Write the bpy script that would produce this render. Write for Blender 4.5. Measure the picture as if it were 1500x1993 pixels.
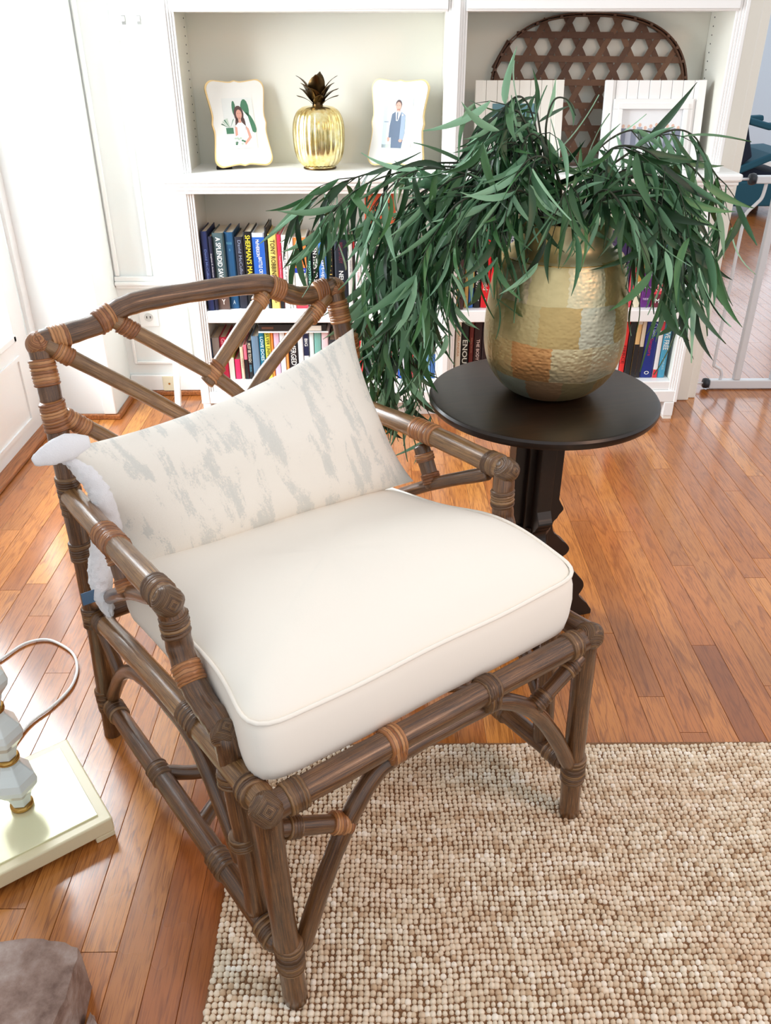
import bpy, bmesh, math, random
import numpy as np
from math import sin, cos, pi, radians, sqrt, atan2, hypot
from mathutils import Vector, Matrix, Quaternion, Euler

for o in list(bpy.data.objects):
    bpy.data.objects.remove(o)
S = bpy.context.scene
COL = S.collection
random.seed(7)

# ------------------------------------------------------------------ camera
PITCH, YAW, ROLL, CAMH, FPX = radians(30.1), radians(.25), radians(.1), 1.26, 1620.0
_f = Vector((sin(YAW) * cos(PITCH), cos(YAW) * cos(PITCH), -sin(PITCH)))
_r = Vector((cos(YAW), -sin(YAW), 0))
_d = _f.cross(_r)
_r2 = cos(ROLL) * _r + sin(ROLL) * _d
_d2 = -sin(ROLL) * _r + cos(ROLL) * _d
CAM = Vector((0, 0, CAMH))
cd = bpy.data.cameras.new('camera')
cam = bpy.data.objects.new('camera', cd)
COL.objects.link(cam)
cd.sensor_fit = 'HORIZONTAL'
cd.sensor_width = 36
cd.lens = 36 * FPX / 1500
cd.clip_start = .02
cam.matrix_world = Matrix((( _r2.x, -_d2.x, -_f.x, 0), (_r2.y, -_d2.y, -_f.y, 0), (_r2.z, -_d2.z, -_f.z, CAMH), (0, 0, 0, 1)))
S.camera = cam

# ------------------------------------------------------------------ world, lamps, exposure
S.view_settings.view_transform = 'Standard'
S.view_settings.look = 'None'
S.view_settings.gamma = 1
S.view_settings.use_curve_mapping = False
S.view_settings.exposure = 0.6
wd = bpy.data.worlds.new('daylight')
S.world = wd
wd.use_nodes = True
bg = wd.node_tree.nodes['Background']
bg.inputs[0].default_value = (.93, .97, 1, 1)
bg.inputs[1].default_value = .66


def area(name, loc, aim, sx, sy, power, color):
    l = bpy.data.lights.new(name, 'AREA')
    l.shape = 'RECTANGLE'
    l.size, l.size_y, l.energy, l.color = sx, sy, power, color
    o = bpy.data.objects.new(name, l)
    COL.objects.link(o)
    o.location = loc
    o.rotation_euler = (Vector(aim) - Vector(loc)).to_track_quat('-Z', 'Y').to_euler()
    return o


area('door_daylight', (-1.75, 2.2, 1.45), (0, 1.9, .6), 1.5, 2.0, 135, (.90, .96, 1))
area('window_daylight', (-2.3, .1, 1.75), (-.3, 2.2, .45), 1.7, 1.5, 74, (.93, .97, 1))
area('hall_window_daylight', (3.2, 8.6, 1.6), (1.7, 3.6, .0), 1.8, 1.8, 9, (.82, .91, 1))
area('warm_room_lamp', (1.7, .1, 1.9), (.75, 1.0, 0), .5, .5, 9, (1, .55, .34))


# ------------------------------------------------------------------ helpers
def at(px, py, Y):
    v = _f * FPX + _r2 * (px - 750) + _d2 * (py - 996.5)
    return CAM + v * (Y / v.y)


def link(name, me, mat=None, parent=None, loc=None, rot=None):
    o = bpy.data.objects.new(name, me)
    COL.objects.link(o)
    if mat is not None and me is not None:
        for m in (mat if isinstance(mat, (list, tuple)) else [mat]):
            me.materials.append(m)
    if parent is not None:
        o.parent = parent
    if loc is not None:
        o.location = loc
    if rot is not None:
        o.rotation_euler = rot
    return o


def tag(o, label=None, cat=None, group=None, kind=None):
    if label: o['label'] = label
    if cat: o['category'] = cat
    if group: o['group'] = group
    if kind: o['kind'] = kind
    return o


def thing(name, label, cat, loc=(0, 0, 0), rot=(0, 0, 0), group=None):
    o = bpy.data.objects.new(name, None)
    COL.objects.link(o)
    o.empty_display_size = .05
    o.location = loc
    o.rotation_euler = rot
    return tag(o, label, cat, group)


class MB:
    def __init__(s):
        s.v, s.f, s.u, s.m, s.has = [], [], [], [], False

    def add(s, vs, fs, uvs=None, mi=0):
        b = len(s.v)
        s.v += [tuple(p) for p in vs]
        for i, f in enumerate(fs):
            s.f.append(tuple(b + k for k in f))
            s.m.append(mi)
            if uvs is not None:
                s.has = True
                s.u += list(uvs[i])
            else:
                s.u += [(0, 0)] * len(f)
        return s

    def box(s, x0, x1, y0, y1, z0, z1, mi=0, c=0):
        if c <= 0:
            vs = [(x, y, z) for x in (x0, x1) for y in (y0, y1) for z in (z0, z1)]
            return s.add(vs, [(0, 1, 3, 2), (4, 6, 7, 5), (0, 4, 5, 1), (2, 3, 7, 6), (0, 2, 6, 4), (1, 5, 7, 3)], None, mi)
        bm = bmesh.new()
        bmesh.ops.create_cube(bm, size=1)
        for v in bm.verts:
            v.co = Vector(((x0 + x1) / 2 + v.co.x * (x1 - x0), (y0 + y1) / 2 + v.co.y * (y1 - y0), (z0 + z1) / 2 + v.co.z * (z1 - z0)))
        bmesh.ops.bevel(bm, geom=bm.edges[:], offset=c, segments=2, affect='EDGES', profile=.5)
        bm.verts.index_update()
        s.add([v.co[:] for v in bm.verts], [[v.index for v in f.verts] for f in bm.faces], None, mi)
        bm.free()
        return s

    def tube(s, pts, rad, n=12, mi=0, cap=True, vs0=0.0):
        pts = [Vector(p) for p in pts]
        m = len(pts)
        if not hasattr(rad, '__len__'): rad = [rad] * m
        T = []
        for i in range(m):
            a, b = pts[max(i - 1, 0)], pts[min(i + 1, m - 1)]
            t = (b - a)
            T.append(t.normalized() if t.length > 1e-9 else Vector((0, 0, 1)))
        up = Vector((0, 0, 1)) if abs(T[0].z) < .9 else Vector((1, 0, 0))
        nrm = T[0].cross(up).normalized()
        vs, L, l = [], [], vs0
        for i in range(m):
            if i:
                l += (pts[i] - pts[i - 1]).length
                nrm = (nrm - T[i] * nrm.dot(T[i])).normalized()
            bn = T[i].cross(nrm)
            L.append(l)
            for k in range(n):
                a = 2 * pi * k / n
                vs.append(pts[i] + (nrm * cos(a) + bn * sin(a)) * rad[i])
        fs, uv = [], []
        for i in range(m - 1):
            for k in range(n):
                k2 = (k + 1) % n
                fs.append((i * n + k, i * n + k2, (i + 1) * n + k2, (i + 1) * n + k))
                uv.append([(k / n, L[i]), ((k + 1) / n, L[i]), ((k + 1) / n, L[i + 1]), (k / n, L[i + 1])])
        if cap:
            fs.append(tuple(range(n))[::-1]); uv.append([(0, 0)] * n)
            fs.append(tuple((m - 1) * n + k for k in range(n))); uv.append([(0, 0)] * n)
        return s.add(vs, fs, uv, mi)

    def lathe(s, prof, n=32, mi=0, c=(0, 0, 0), ripple=None):
        vs = []
        for (r, z) in prof:
            for k in range(n):
                a = 2 * pi * k / n
                q = r * (ripple(a, z) if ripple else 1)
                vs.append((c[0] + q * cos(a), c[1] + q * sin(a), c[2] + z))
        fs, uv = [], []
        m = len(prof)
        for i in range(m - 1):
            for k in range(n):
                k2 = (k + 1) % n
                fs.append((i * n + k, i * n + k2, (i + 1) * n + k2, (i + 1) * n + k))
                uv.append([(k / n, prof[i][1]), ((k + 1) / n, prof[i][1]), ((k + 1) / n, prof[i + 1][1]), (k / n, prof[i + 1][1])])
        if prof[0][0] > 1e-5:
            fs.append(tuple(range(n))[::-1]); uv.append([(0, 0)] * n)
        if prof[-1][0] > 1e-5:
            fs.append(tuple((m - 1) * n + k for k in range(n))); uv.append([(0, 0)] * n)
        return s.add(vs, fs, uv, mi)

    def prism(s, poly, M, h, mi=0):
        # poly in xy of matrix M, extruded along +z of M by h
        n = len(poly)
        vs = [M @ Vector((p[0], p[1], 0)) for p in poly] + [M @ Vector((p[0], p[1], h)) for p in poly]
        fs = [tuple(range(n))[::-1], tuple(range(n, 2 * n))]
        fs += [(i, (i + 1) % n, n + (i + 1) % n, n + i) for i in range(n)]
        return s.add(vs, fs, None, mi)

    def mesh(s, name, smooth=False, angle=None):
        me = bpy.data.meshes.new(name)
        me.from_pydata(s.v, [], s.f)
        me.polygons.foreach_set('material_index', s.m)
        if s.has:
            uvl = me.uv_layers.new(name='UVMap')
            uvl.data.foreach_set('uv', [c for p in s.u for c in p])
        if smooth:
            me.polygons.foreach_set('use_smooth', [True] * len(me.polygons))
            if angle:
                me.set_sharp_from_angle(angle=radians(angle))
        me.update()
        return me

    def build(s, name, mat, parent=None, smooth=False, angle=None, loc=None, rot=None):
        return link(name, s.mesh(name, smooth, angle), mat, parent, loc, rot)


def smooth_path(pts, k=6, rad=None):
    P = [Vector(p) for p in pts]
    out, ro = [], []
    n = len(P)
    for i in range(n - 1):
        a, b, c, d = P[max(i - 1, 0)], P[i], P[i + 1], P[min(i + 2, n - 1)]
        for j in range(k):
            t = j / k
            out.append(.5 * ((2 * b) + (c - a) * t + (2 * a - 5 * b + 4 * c - d) * t * t + (3 * b - a - 3 * c + d) * t ** 3))
            if rad: ro.append(rad[i] * (1 - t) + rad[i + 1] * t)
    out.append(P[-1])
    if rad:
        ro.append(rad[-1])
        return out, ro
    return out


def srgb(r, g, b):
    f = lambda c: (c / 255 / 12.92) if c / 255 <= .04045 else ((c / 255 + .055) / 1.055) ** 2.4
    return (f(r), f(g), f(b), 1)


class N:
    """tiny node helper"""
    def __init__(s, name, rough=.5, metal=0, color=(.8, .8, .8, 1), **kw):
        s.m = bpy.data.materials.new(name)
        s.m.use_nodes = True
        s.t = s.m.node_tree
        s.b = s.t.nodes['Principled BSDF']
        s.b.inputs['Base Color'].default_value = color
        s.b.inputs['Roughness'].default_value = rough
        s.b.inputs['Metallic'].default_value = metal
        for k, v in kw.items():
            s.b.inputs[k.replace('_', ' ')].default_value = v

    def n(s, t, **kw):
        x = s.t.nodes.new(t)
        for k, v in kw.items(): setattr(x, k, v)
        return x

    def l(s, a, b): s.t.links.new(a, b); return s

    def coord(s, kind='Object', scale=(1, 1, 1), rot=(0, 0, 0)):
        if kind == 'Position':
            c = s.n('ShaderNodeNewGeometry').outputs['Position']
        else:
            c = s.n('ShaderNodeTexCoord').outputs[kind]
        mp = s.n('ShaderNodeMapping')
        mp.inputs['Scale'].default_value = scale
        mp.inputs['Rotation'].default_value = rot
        s.l(c, mp.inputs['Vector'])
        return mp.outputs['Vector']

    def noise(s, vec, scale=5, detail=4, rough=.5, dist=0):
        x = s.n('ShaderNodeTexNoise')
        x.inputs['Scale'].default_value = scale
        x.inputs['Detail'].default_value = detail
        x.inputs['Roughness'].default_value = rough
        x.inputs['Distortion'].default_value = dist
        s.l(vec, x.inputs['Vector'])
        return x.outputs['Fac']

    def ramp(s, fac, stops):
        x = s.n('ShaderNodeValToRGB')
        e = x.color_ramp.elements
        e[0].position, e[0].color = stops[0]
        e[1].position, e[1].color = stops[-1]
        for p, c in stops[1:-1]:
            q = e.new(p); q.color = c
        s.l(fac, x.inputs['Fac'])
        return x.outputs['Color']

    def mix(s, fac, a, b, mode='MIX'):
        x = s.n('ShaderNodeMix', data_type='RGBA', blend_type=mode)
        for i, v in ((0, fac), (6, a), (7, b)):
            if isinstance(v, (int, float, tuple)): x.inputs[i].default_value = v
            else: s.l(v, x.inputs[i])
        return x.outputs[2]

    def math(s, op, a, b=0.0):
        x = s.n('ShaderNodeMath', operation=op)
        for i, v in ((0, a), (1, b)):
            if isinstance(v, (int, float)): x.inputs[i].default_value = v
            else: s.l(v, x.inputs[i])
        return x.outputs[0]

    def rand(s): return s.n('ShaderNodeObjectInfo').outputs['Random']

    def bump(s, h, strength=.3, dist=.002):
        x = s.n('ShaderNodeBump')
        x.inputs['Strength'].default_value = strength
        x.inputs['Distance'].default_value = dist
        s.l(h, x.inputs['Height'])
        s.l(x.outputs['Normal'], s.b.inputs['Normal'])
        return s

    def base(s, c): s.l(c, s.b.inputs['Base Color']); return s


def plain(name, c, rough=.5, metal=0, **kw):
    return N(name, rough, metal, srgb(*c), **kw).m


# ------------------------------------------------------------------ materials
def mk_paint(name, c, rough=.42):
    x = N(name, rough, 0, srgb(*c))
    v = x.coord('Position')
    x.bump(x.noise(v, 60, 3), .06, .001)
    a = x.noise(v, 1.7, 3)
    x.base(x.mix(x.math('MULTIPLY', a, .10), srgb(*c), srgb(*[int(k * .93) for k in c])))
    return x.m


M_white = mk_paint('white_gloss_paint', (246, 247, 246), .35)
M_wall = mk_paint('white_wall_paint', (240, 244, 243), .6)
M_case = mk_paint('bookcase_shaded_white', (232, 231, 220), .5)  # the same white, tinted beige for the shade inside the bays
M_cream = mk_paint('cream_trim_paint', (244, 242, 233), .45)
M_hallwall = mk_paint('pale_blue_hall_paint', (214, 226, 240), .6)


def mk_rattan(name, c0, c1, c2, rough=.32):
    x = N(name, rough, 0)
    v = x.coord('UV', (7, 1, 1))
    o = x.coord('Object', (1, 1, 1))
    g = x.noise(x.coord('UV', (15, 4.5, 1)), 3, 5, .6)
    b = x.noise(o, 9, 4, .6)
    col = x.ramp(g, [(.30, srgb(*c0)), (.52, srgb(*c1)), (.78, srgb(*c2))])
    col = x.mix(x.ramp(b, [(.35, (0, 0, 0, 1)), (.7, (.75, .75, .75, 1))]), col, srgb(*c0))
    st = x.noise(x.coord('UV', (70, 5, 1)), 3, 3, .7)
    col = x.mix(x.ramp(st, [(.52, (0, 0, 0, 1)), (.62, (.5, .5, .5, 1))]), col, srgb(*c2))
    sp = x.noise(x.coord('UV', (40, 60, 1)), 4, 3, .7)
    col = x.mix(x.ramp(sp, [(.66, (0, 0, 0, 1)), (.71, (.7, .7, .7, 1))]), col, srgb(200, 168, 120))
    x.base(col)
    x.bump(g, .35, .0015)
    x.b.inputs['Coat Weight'].default_value = .55
    x.b.inputs['Coat Roughness'].default_value = .22
    return x.m


M_rattan = mk_rattan('rattan_pole', (46, 28, 16), (98, 62, 33), (156, 108, 62))
M_rattan_light = mk_rattan('rattan_pole_worn', (80, 54, 32), (138, 98, 58), (190, 150, 100))


def mk_bind(name, c0, c1, c2, axis, freq, rough=.36):
    """thin leather strips wound side by side; the joints between strips are dark"""
    x = N(name, rough, 0)
    sep = x.n('ShaderNodeSeparateXYZ'); x.l(x.coord('UV'), sep.inputs[0])
    nz = x.noise(x.coord('Object'), 55, 3, .6)
    ph = x.math('ADD', x.math('MULTIPLY', sep.outputs[axis], freq), x.math('MULTIPLY', nz, .9))
    fr = x.math('ABSOLUTE', x.math('SUBTRACT', x.math('FRACT', ph), .5))
    strip = x.n('ShaderNodeTexWhiteNoise', noise_dimensions='1D')
    x.l(x.math('FLOOR', ph), strip.inputs['W'])
    col = x.ramp(strip.outputs['Value'], [(0, srgb(*c0)), (.5, srgb(*c1)), (1, srgb(*c2))])
    col = x.mix(x.math('MULTIPLY', x.noise(x.coord('Object'), 26, 4, .6), .45), col, srgb(*c0))
    col = x.mix(x.ramp(fr, [(.38, (0, 0, 0, 1)), (.48, (.65, .65, .65, 1))]), col, srgb(50, 30, 17))
    x.base(col)
    x.bump(x.ramp(fr, [(.1, (1, 1, 1, 1)), (.5, (0, 0, 0, 1))]), .7, .0016)
    x.b.inputs['Coat Weight'].default_value = .3
    x.b.inputs['Coat Roughness'].default_value = .25
    return x.m


TAN, UMB = ((128, 76, 40), (170, 110, 62), (206, 150, 98)), ((78, 50, 28), (110, 76, 44), (156, 118, 76))
M_bind = mk_bind('leather_binding', *TAN, 1, 190)
M_bind_dark = mk_bind('leather_binding_dark', *UMB, 1, 210)
M_knot = mk_bind('leather_knot', (140, 86, 46), (160, 102, 58), (186, 130, 80), 0, 8.5)
M_knot_dark = mk_bind('leather_knot_dark', (84, 56, 32), (104, 72, 42), (136, 100, 62), 0, 8.5)


def mk_floor():
    x = N('oak_floor', .26, 0)
    r = x.rand()
    geo = x.n('ShaderNodeNewGeometry').outputs['Position']
    off = x.n('ShaderNodeCombineXYZ')
    x.l(x.math('MULTIPLY', r, 37), off.inputs[0]); x.l(x.math('MULTIPLY', r, 91), off.inputs[1])
    ad = x.n('ShaderNodeVectorMath', operation='ADD')
    x.l(geo, ad.inputs[0]); x.l(off.outputs[0], ad.inputs[1])
    def mp(sc):
        m = x.n('ShaderNodeMapping'); m.inputs['Scale'].default_value = sc
        x.l(ad.outputs[0], m.inputs['Vector']); return m.outputs['Vector']
    big = x.noise(mp((9, .9, 1)), 2.2, 3, .5, .6)
    fine = x.noise(mp((130, 5, 1)), 3.2, 4, .6, .3)
    rings = x.math('FRACT', x.math('MULTIPLY', big, 7.0))
    base = x.ramp(r, [(0, srgb(164, 94, 42)), (.3, srgb(196, 124, 60)), (.55, srgb(178, 104, 46)), (.8, srgb(212, 142, 72)), (1, srgb(150, 84, 38))])
    col = x.mix(x.ramp(rings, [(.0, (.55, .55, .55, 1)), (.25, (0, 0, 0, 1)), (.9, (0, 0, 0, 1)), (1, (.5, .5, .5, 1))]), base, srgb(122, 64, 26))
    col = x.mix(x.ramp(fine, [(.50, (0, 0, 0, 1)), (.62, (.55, .55, .55, 1))]), col, srgb(112, 58, 28))
    x.base(col)
    x.l(x.ramp(x.noise(x.coord('Position'), 3, 3), [(.3, (.16, .16, .16, 1)), (.7, (.30, .30, .30, 1))]), x.b.inputs['Roughness'])
    x.bump(x.noise(mp((60, 3, 1)), 1.5, 3), .12, .0008)
    x.b.inputs['Coat Weight'].default_value = .6
    x.b.inputs['Coat Roughness'].default_value = .14
    return x.m


M_floor = mk_floor()
M_gap = plain('floor_gap_brown', (46, 26, 14), .8)  # dark brown slab under the boards, visible in their joints
M_oak = N('oak_trim', .35, 0)
M_oak.base(M_oak.ramp(M_oak.noise(M_oak.coord('Position', (60, 4, 60)), 3, 4), [(.3, srgb(120, 66, 32)), (.6, srgb(176, 108, 58))]))
M_oak = M_oak.m


def mk_dark_wood():
    x = N('espresso_wood', .34, 0)
    g = x.noise(x.coord('Object', (3, 40, 3)), 2.4, 4, .6, .4)
    x.base(x.ramp(g, [(.3, srgb(18, 10, 7)), (.6, srgb(34, 20, 12)), (.85, srgb(52, 31, 18))]))
    x.bump(g, .06, .0006)
    return x.m


M_dark = mk_dark_wood()


def mk_vase():
    x = N('hammered_brass', .42, .93)
    uv = x.coord('UV', (1, 1, 1))
    sep = x.n('ShaderNodeSeparateXYZ'); x.l(uv, sep.inputs[0])
    # patches: offset rows of unequal rectangles
    nz = x.noise(x.coord('UV', (6, 26, 1)), 1.6, 3)
    v = x.math('ADD', x.math('MULTIPLY', sep.outputs[1], 13.5), x.math('MULTIPLY', nz, .28))
    row = x.math('FLOOR', v)
    wob = x.noise(x.coord('UV', (3, 60, 1)), 1.6, 3)
    u = x.math('ADD', x.math('ADD', x.math('MULTIPLY', sep.outputs[0], 11), x.math('MULTIPLY', row, 2.37)), x.math('MULTIPLY', wob, .22))
    cell = x.math('FLOOR', u)
    cmb = x.n('ShaderNodeCombineXYZ'); x.l(cell, cmb.inputs[0]); x.l(row, cmb.inputs[1])
    wn = x.n('ShaderNodeTexWhiteNoise', noise_dimensions='2D'); x.l(cmb.outputs[0], wn.inputs['Vector'])
    rr = wn.outputs['Value']
    col = x.ramp(rr, [(0, srgb(204, 172, 108)), (.2, srgb(240, 234, 200)), (.36, srgb(222, 190, 126)), (.52, srgb(232, 170, 112)), (.66, srgb(216, 224, 204)), (.82, srgb(226, 206, 152)), (1, srgb(158, 150, 116))])
    col = x.mix(x.math('MULTIPLY', x.noise(x.coord('UV', (8, 20, 1)), 3, 4), .35), col, srgb(122, 104, 68))
    x.base(col)
    # hammer marks: small scallops
    vo = x.n('ShaderNodeTexVoronoi', feature='SMOOTH_F1')
    vo.inputs['Scale'].default_value = 1
    vo.inputs['Randomness'].default_value = .75
    x.l(x.coord('UV', (110, 170, 1)), vo.inputs['Vector'])
    amt = x.ramp(rr, [(0, (.35, .35, .35, 1)), (.4, (1, 1, 1, 1)), (.8, (.2, .2, .2, 1)), (1, (.9, .9, .9, 1))])
    belly = x.ramp(sep.outputs[1], [(.0, (.3, .3, .3, 1)), (.03, (1, 1, 1, 1)), (.27, (1, 1, 1, 1)), (.285, (.03, .03, .03, 1))])
    h = x.math('MULTIPLY', x.math('MULTIPLY', vo.outputs['Distance'], amt), belly)
    h = x.math('ADD', h, x.math('MULTIPLY', rr, .5))
    x.bump(h, .7, .0024)
    return x.m


M_vase = mk_vase()
M_gold = N('gold_mercury_glass', .22, 1)
_g = M_gold.noise(M_gold.coord('Object'), 26, 5, .7)
M_gold.base(M_gold.ramp(_g, [(.3, srgb(214, 178, 96)), (.5, srgb(240, 222, 160)), (.7, srgb(250, 240, 205))]))
M_gold = M_gold.m
M_darkbrass = plain('aged_brass', (82, 64, 40), .34, 1)
M_paleedge = plain('pale_gold_edge', (232, 206, 150), .3, .45)
M_enamel = plain('ivory_enamel', (244, 244, 240), .18)
M_black = plain('black_velvet', (10, 9, 12), .9)


def mk_cushion():
    x = N('cream_canvas', .85, 0)
    v = x.coord('Object', (1, 1, 1))
    w = x.noise(x.coord('Object', (420, 420, 60)), 1, 2)
    x.base(x.mix(x.math('MULTIPLY', x.noise(v, 5, 3), .2), srgb(246, 240, 230), srgb(238, 230, 218)))
    x.bump(w, .16, .0006)
    x.b.inputs['Sheen Weight'].default_value = .2
    return x.m


M_cush = mk_cushion()


def mk_pillow():
    x = N('jacquard_pillow', .8, 0)
    a = x.noise(x.coord('UV', (11, 3.4, 1), (0, 0, radians(-9))), 1.4, 5, .62, .3)
    b = x.noise(x.coord('UV', (110, 70, 1)), 2.0, 4, .75)
    f = x.math('ADD', a, x.math('MULTIPLY', x.math('SUBTRACT', b, .5), .30))
    col = x.ramp(f, [(.53, srgb(244, 240, 231)), (.575, srgb(223, 223, 217)), (.75, srgb(212, 214, 209))])
    x.base(col)
    h = x.noise(x.coord('UV', (60, 260, 1)), 3, 4, .7)
    x.bump(x.math('ADD', h, x.math('MULTIPLY', x.ramp(f, [(.53, (1, 1, 1, 1)), (.56, (0, 0, 0, 1))]), .8)), .35, .0018)
    x.b.inputs['Sheen Weight'].default_value = .4
    return x.m


M_pillow = mk_pillow()
M_fur = N('white_plush', .9, 0, srgb(240, 241, 246))
M_fur.bump(M_fur.noise(M_fur.coord('Object', (260, 90, 260)), 2, 4, .7), .5, .003)
M_fur.b.inputs['Sheen Weight'].default_value = .6
M_fur = M_fur.m


def mk_leaf(name, top, under):
    x = N(name, .42, 0)
    r = x.rand()
    g = x.n('ShaderNodeNewGeometry')
    c1 = x.ramp(r, [(0, srgb(*top[0])), (.5, srgb(*top[1])), (1, srgb(*top[2]))])
    c2 = x.mix(r, srgb(*under[0]), srgb(*under[1]))
    x.base(x.mix(g.outputs['Backfacing'], c1, c2))
    x.bump(x.noise(x.coord('Object', (300, 30, 1)), 2, 2), .2, .0006)
    return x.m


M_leaf = mk_leaf('eucalyptus_leaf', [(20, 46, 27), (44, 82, 46), (90, 138, 86)], [(148, 192, 156), (60, 108, 70)])
M_stem = plain('eucalyptus_stem', (50, 56, 40), .6)


def mk_basket():
    x = N('tobacco_basket_splint', .55, 0)
    r = x.rand()
    g = x.noise(x.coord('UV', (60, 6, 1)), 2, 4, .6)
    x.base(x.mix(x.math('MULTIPLY', g, .6), x.ramp(r, [(0, srgb(92, 60, 42)), (.5, srgb(114, 78, 54)), (1, srgb(134, 96, 68))]), srgb(60, 38, 26)))
    x.bump(g, .3, .001)
    return x.m


M_basket = mk_basket()


def mk_rug():
    x = N('jute_boucle', .9, 0)
    at_ = x.n('ShaderNodeAttribute', attribute_name='tone')
    pos = x.coord('Position')
    big = x.noise(pos, 7, 4, .6)
    c = x.ramp(at_.outputs['Fac'], [(0, srgb(200, 174, 144)), (.3, srgb(226, 210, 186)), (.7, srgb(238, 226, 206)), (1, srgb(250, 244, 232))])
    c = x.mix(x.ramp(big, [(.42, (0, 0, 0, 1)), (.68, (.4, .4, .4, 1))]), c, srgb(218, 186, 156))
    x.base(c)
    x.bump(x.noise(x.coord('Position', (900, 900, 900)), 1, 3), .5, .001)
    return x.m


M_rug = mk_rug()
M_rugback = N('jute_backing', .95, 0)
M_rugback.base(M_rugback.ramp(M_rugback.noise(M_rugback.coord('Position'), 300, 3), [(.3, srgb(104, 72, 48)), (.7, srgb(150, 114, 82))]))
M_rugback = M_rugback.m
M_milk = plain('milk_glass', (226, 236, 236), .12, 0, Coat_Weight=.5)
M_brass = plain('brass', (190, 150, 84), .25, 1)
M_lampbase = plain('ivory_lacquer', (238, 228, 192), .3)
M_lamptop = plain('pale_gilt_panel', (244, 242, 206), .28, .25)
M_cord = plain('white_cord', (240, 240, 238), .4)


def mk_stone():
    x = N('rough_stone', .8, 0)
    v = x.coord('Object')
    a = x.noise(v, 16, 6, .65)
    x.base(x.ramp(a, [(.3, srgb(92, 66, 56)), (.5, srgb(150, 128, 118)), (.72, srgb(186, 172, 166))]))
    x.bump(x.noise(v, 40, 6, .7), .7, .006)
    return x.m


M_stone = mk_stone()
M_gate = plain('gate_white_enamel', (226, 228, 232), .35)
M_clamp = plain('dark_plastic_clamp', (34, 38, 46), .4)
M_teal = plain('teal_upholstery', (30, 84, 104), .8)
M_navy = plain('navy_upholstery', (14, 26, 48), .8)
M_page = N('book_pages', .8, 0)
M_page.base(M_page.ramp(M_page.noise(M_page.coord('Object', (600, 600, 4)), 1, 2), [(.3, srgb(206, 196, 172)), (.7, srgb(234, 226, 206))]))
M_page = M_page.m
M_glass = N('clear_pane', .02, 0, (1, 1, 1, 1))
_t = M_glass.n('ShaderNodeBsdfTransparent'); _gl = M_glass.n('ShaderNodeBsdfGlossy'); _mx = M_glass.n('ShaderNodeMixShader')
_gl.inputs['Roughness'].default_value = .02
_mx.inputs[0].default_value = .06
M_glass.l(_t.outputs[0], _mx.inputs[1]).l(_gl.outputs[0], _mx.inputs[2])
M_glass.l(_mx.outputs[0], M_glass.t.nodes['Material Output'].inputs['Surface'])
M_glass = M_glass.m
_cm = {}


def colm(c, rough=.45):
    k = (tuple(c), rough)
    if k not in _cm: _cm[k] = plain('dye_%02x%02x%02x' % tuple(c), c, rough)
    return _cm[k]


# ------------------------------------------------------------------ setting: floor
def struct(name, mb, mat, parent=None, **kw):
    o = mb.build(name, mat, parent, **kw)
    if parent is None: o['kind'] = 'structure'
    return o


floor = struct('floor', MB().box(-1.6, 4.2, -.6, 8.8, -.05, -.014), M_gap)
BW = .0575
rnd = random.Random(3)
_bm = {}


def board_mesh(L):
    L = round(L / .05) * .05
    if L not in _bm:
        mb = MB()
        w, h, c = BW / 2 - .00025, .014, .0007
        sec = [(-w, 0), (w, 0), (w, h - c), (w - c, h), (-w + c, h), (-w, h - c)]
        vs = [(x, y, z - .014) for y in (0.0006, L - .0006) for x, z in sec]
        fs = [(0, 1, 2, 3, 4, 5)[::-1], (6, 7, 8, 9, 10, 11)[::-1][::-1]] + [(i, (i + 1) % 6, 6 + (i + 1) % 6, 6 + i) for i in range(6)]
        mb.add(vs, fs)
        _bm[L] = mb.mesh('floor_board')
        _bm[L].materials.append(M_floor)
    return _bm[L], L


nb = 0
RUG0 = -.23
far = MB()
x = -1.255
while x < 4.0:
    y = .25 - rnd.random() * .7
    hid = RUG0 < x < .93
    while y < 8.6:
        L = rnd.choice([.5, .7, .9, 1.1, 1.3, 1.5]) * 1.05
        me, L = board_mesh(L)
        half = (y + L) * .42 + .42
        if hid and y + L < 1.2: pass
        elif x > half + .1 or y + L < .45 or x < -half - .1: pass
        elif y < 3.1 and x < 1.62 and nb < 299:
            o = bpy.data.objects.new('floor_board', me)
            COL.objects.link(o)
            o.parent = floor
            o.location = (x, y, 0)
            nb += 1
        elif x > .9 or y < 3.2:
            w = BW / 2 - .0006
            far.box(x - w, x + w, y, y + L - .0012, -.014, 0)
        y += L
    x += BW
o = far.build('floor_board', M_floor, floor)
o['kind'] = 'stuff'

# ------------------------------------------------------------------ setting: walls, door, trims
YB = 3.12
wb = MB()
wb.box(-1.30, 1.22, YB, YB + .12, 0, 2.5)
struct('wall_back', wb, M_wall)
struct('wall_corner', MB().box(-1.30, -.992, 2.885, YB, 0, 2.5), M_wall)
wl = MB()
DX = -1.24
wl.box(DX - .12, DX, 2.84, 3.1, 0, 2.5)
wl.box(DX - .12, DX, -.6, 1.86, 0, 2.5)
wl.box(DX - .12, DX, 1.86, 2.84, 2.1, 2.5)
struct('wall_left', wl, M_wall)
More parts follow.
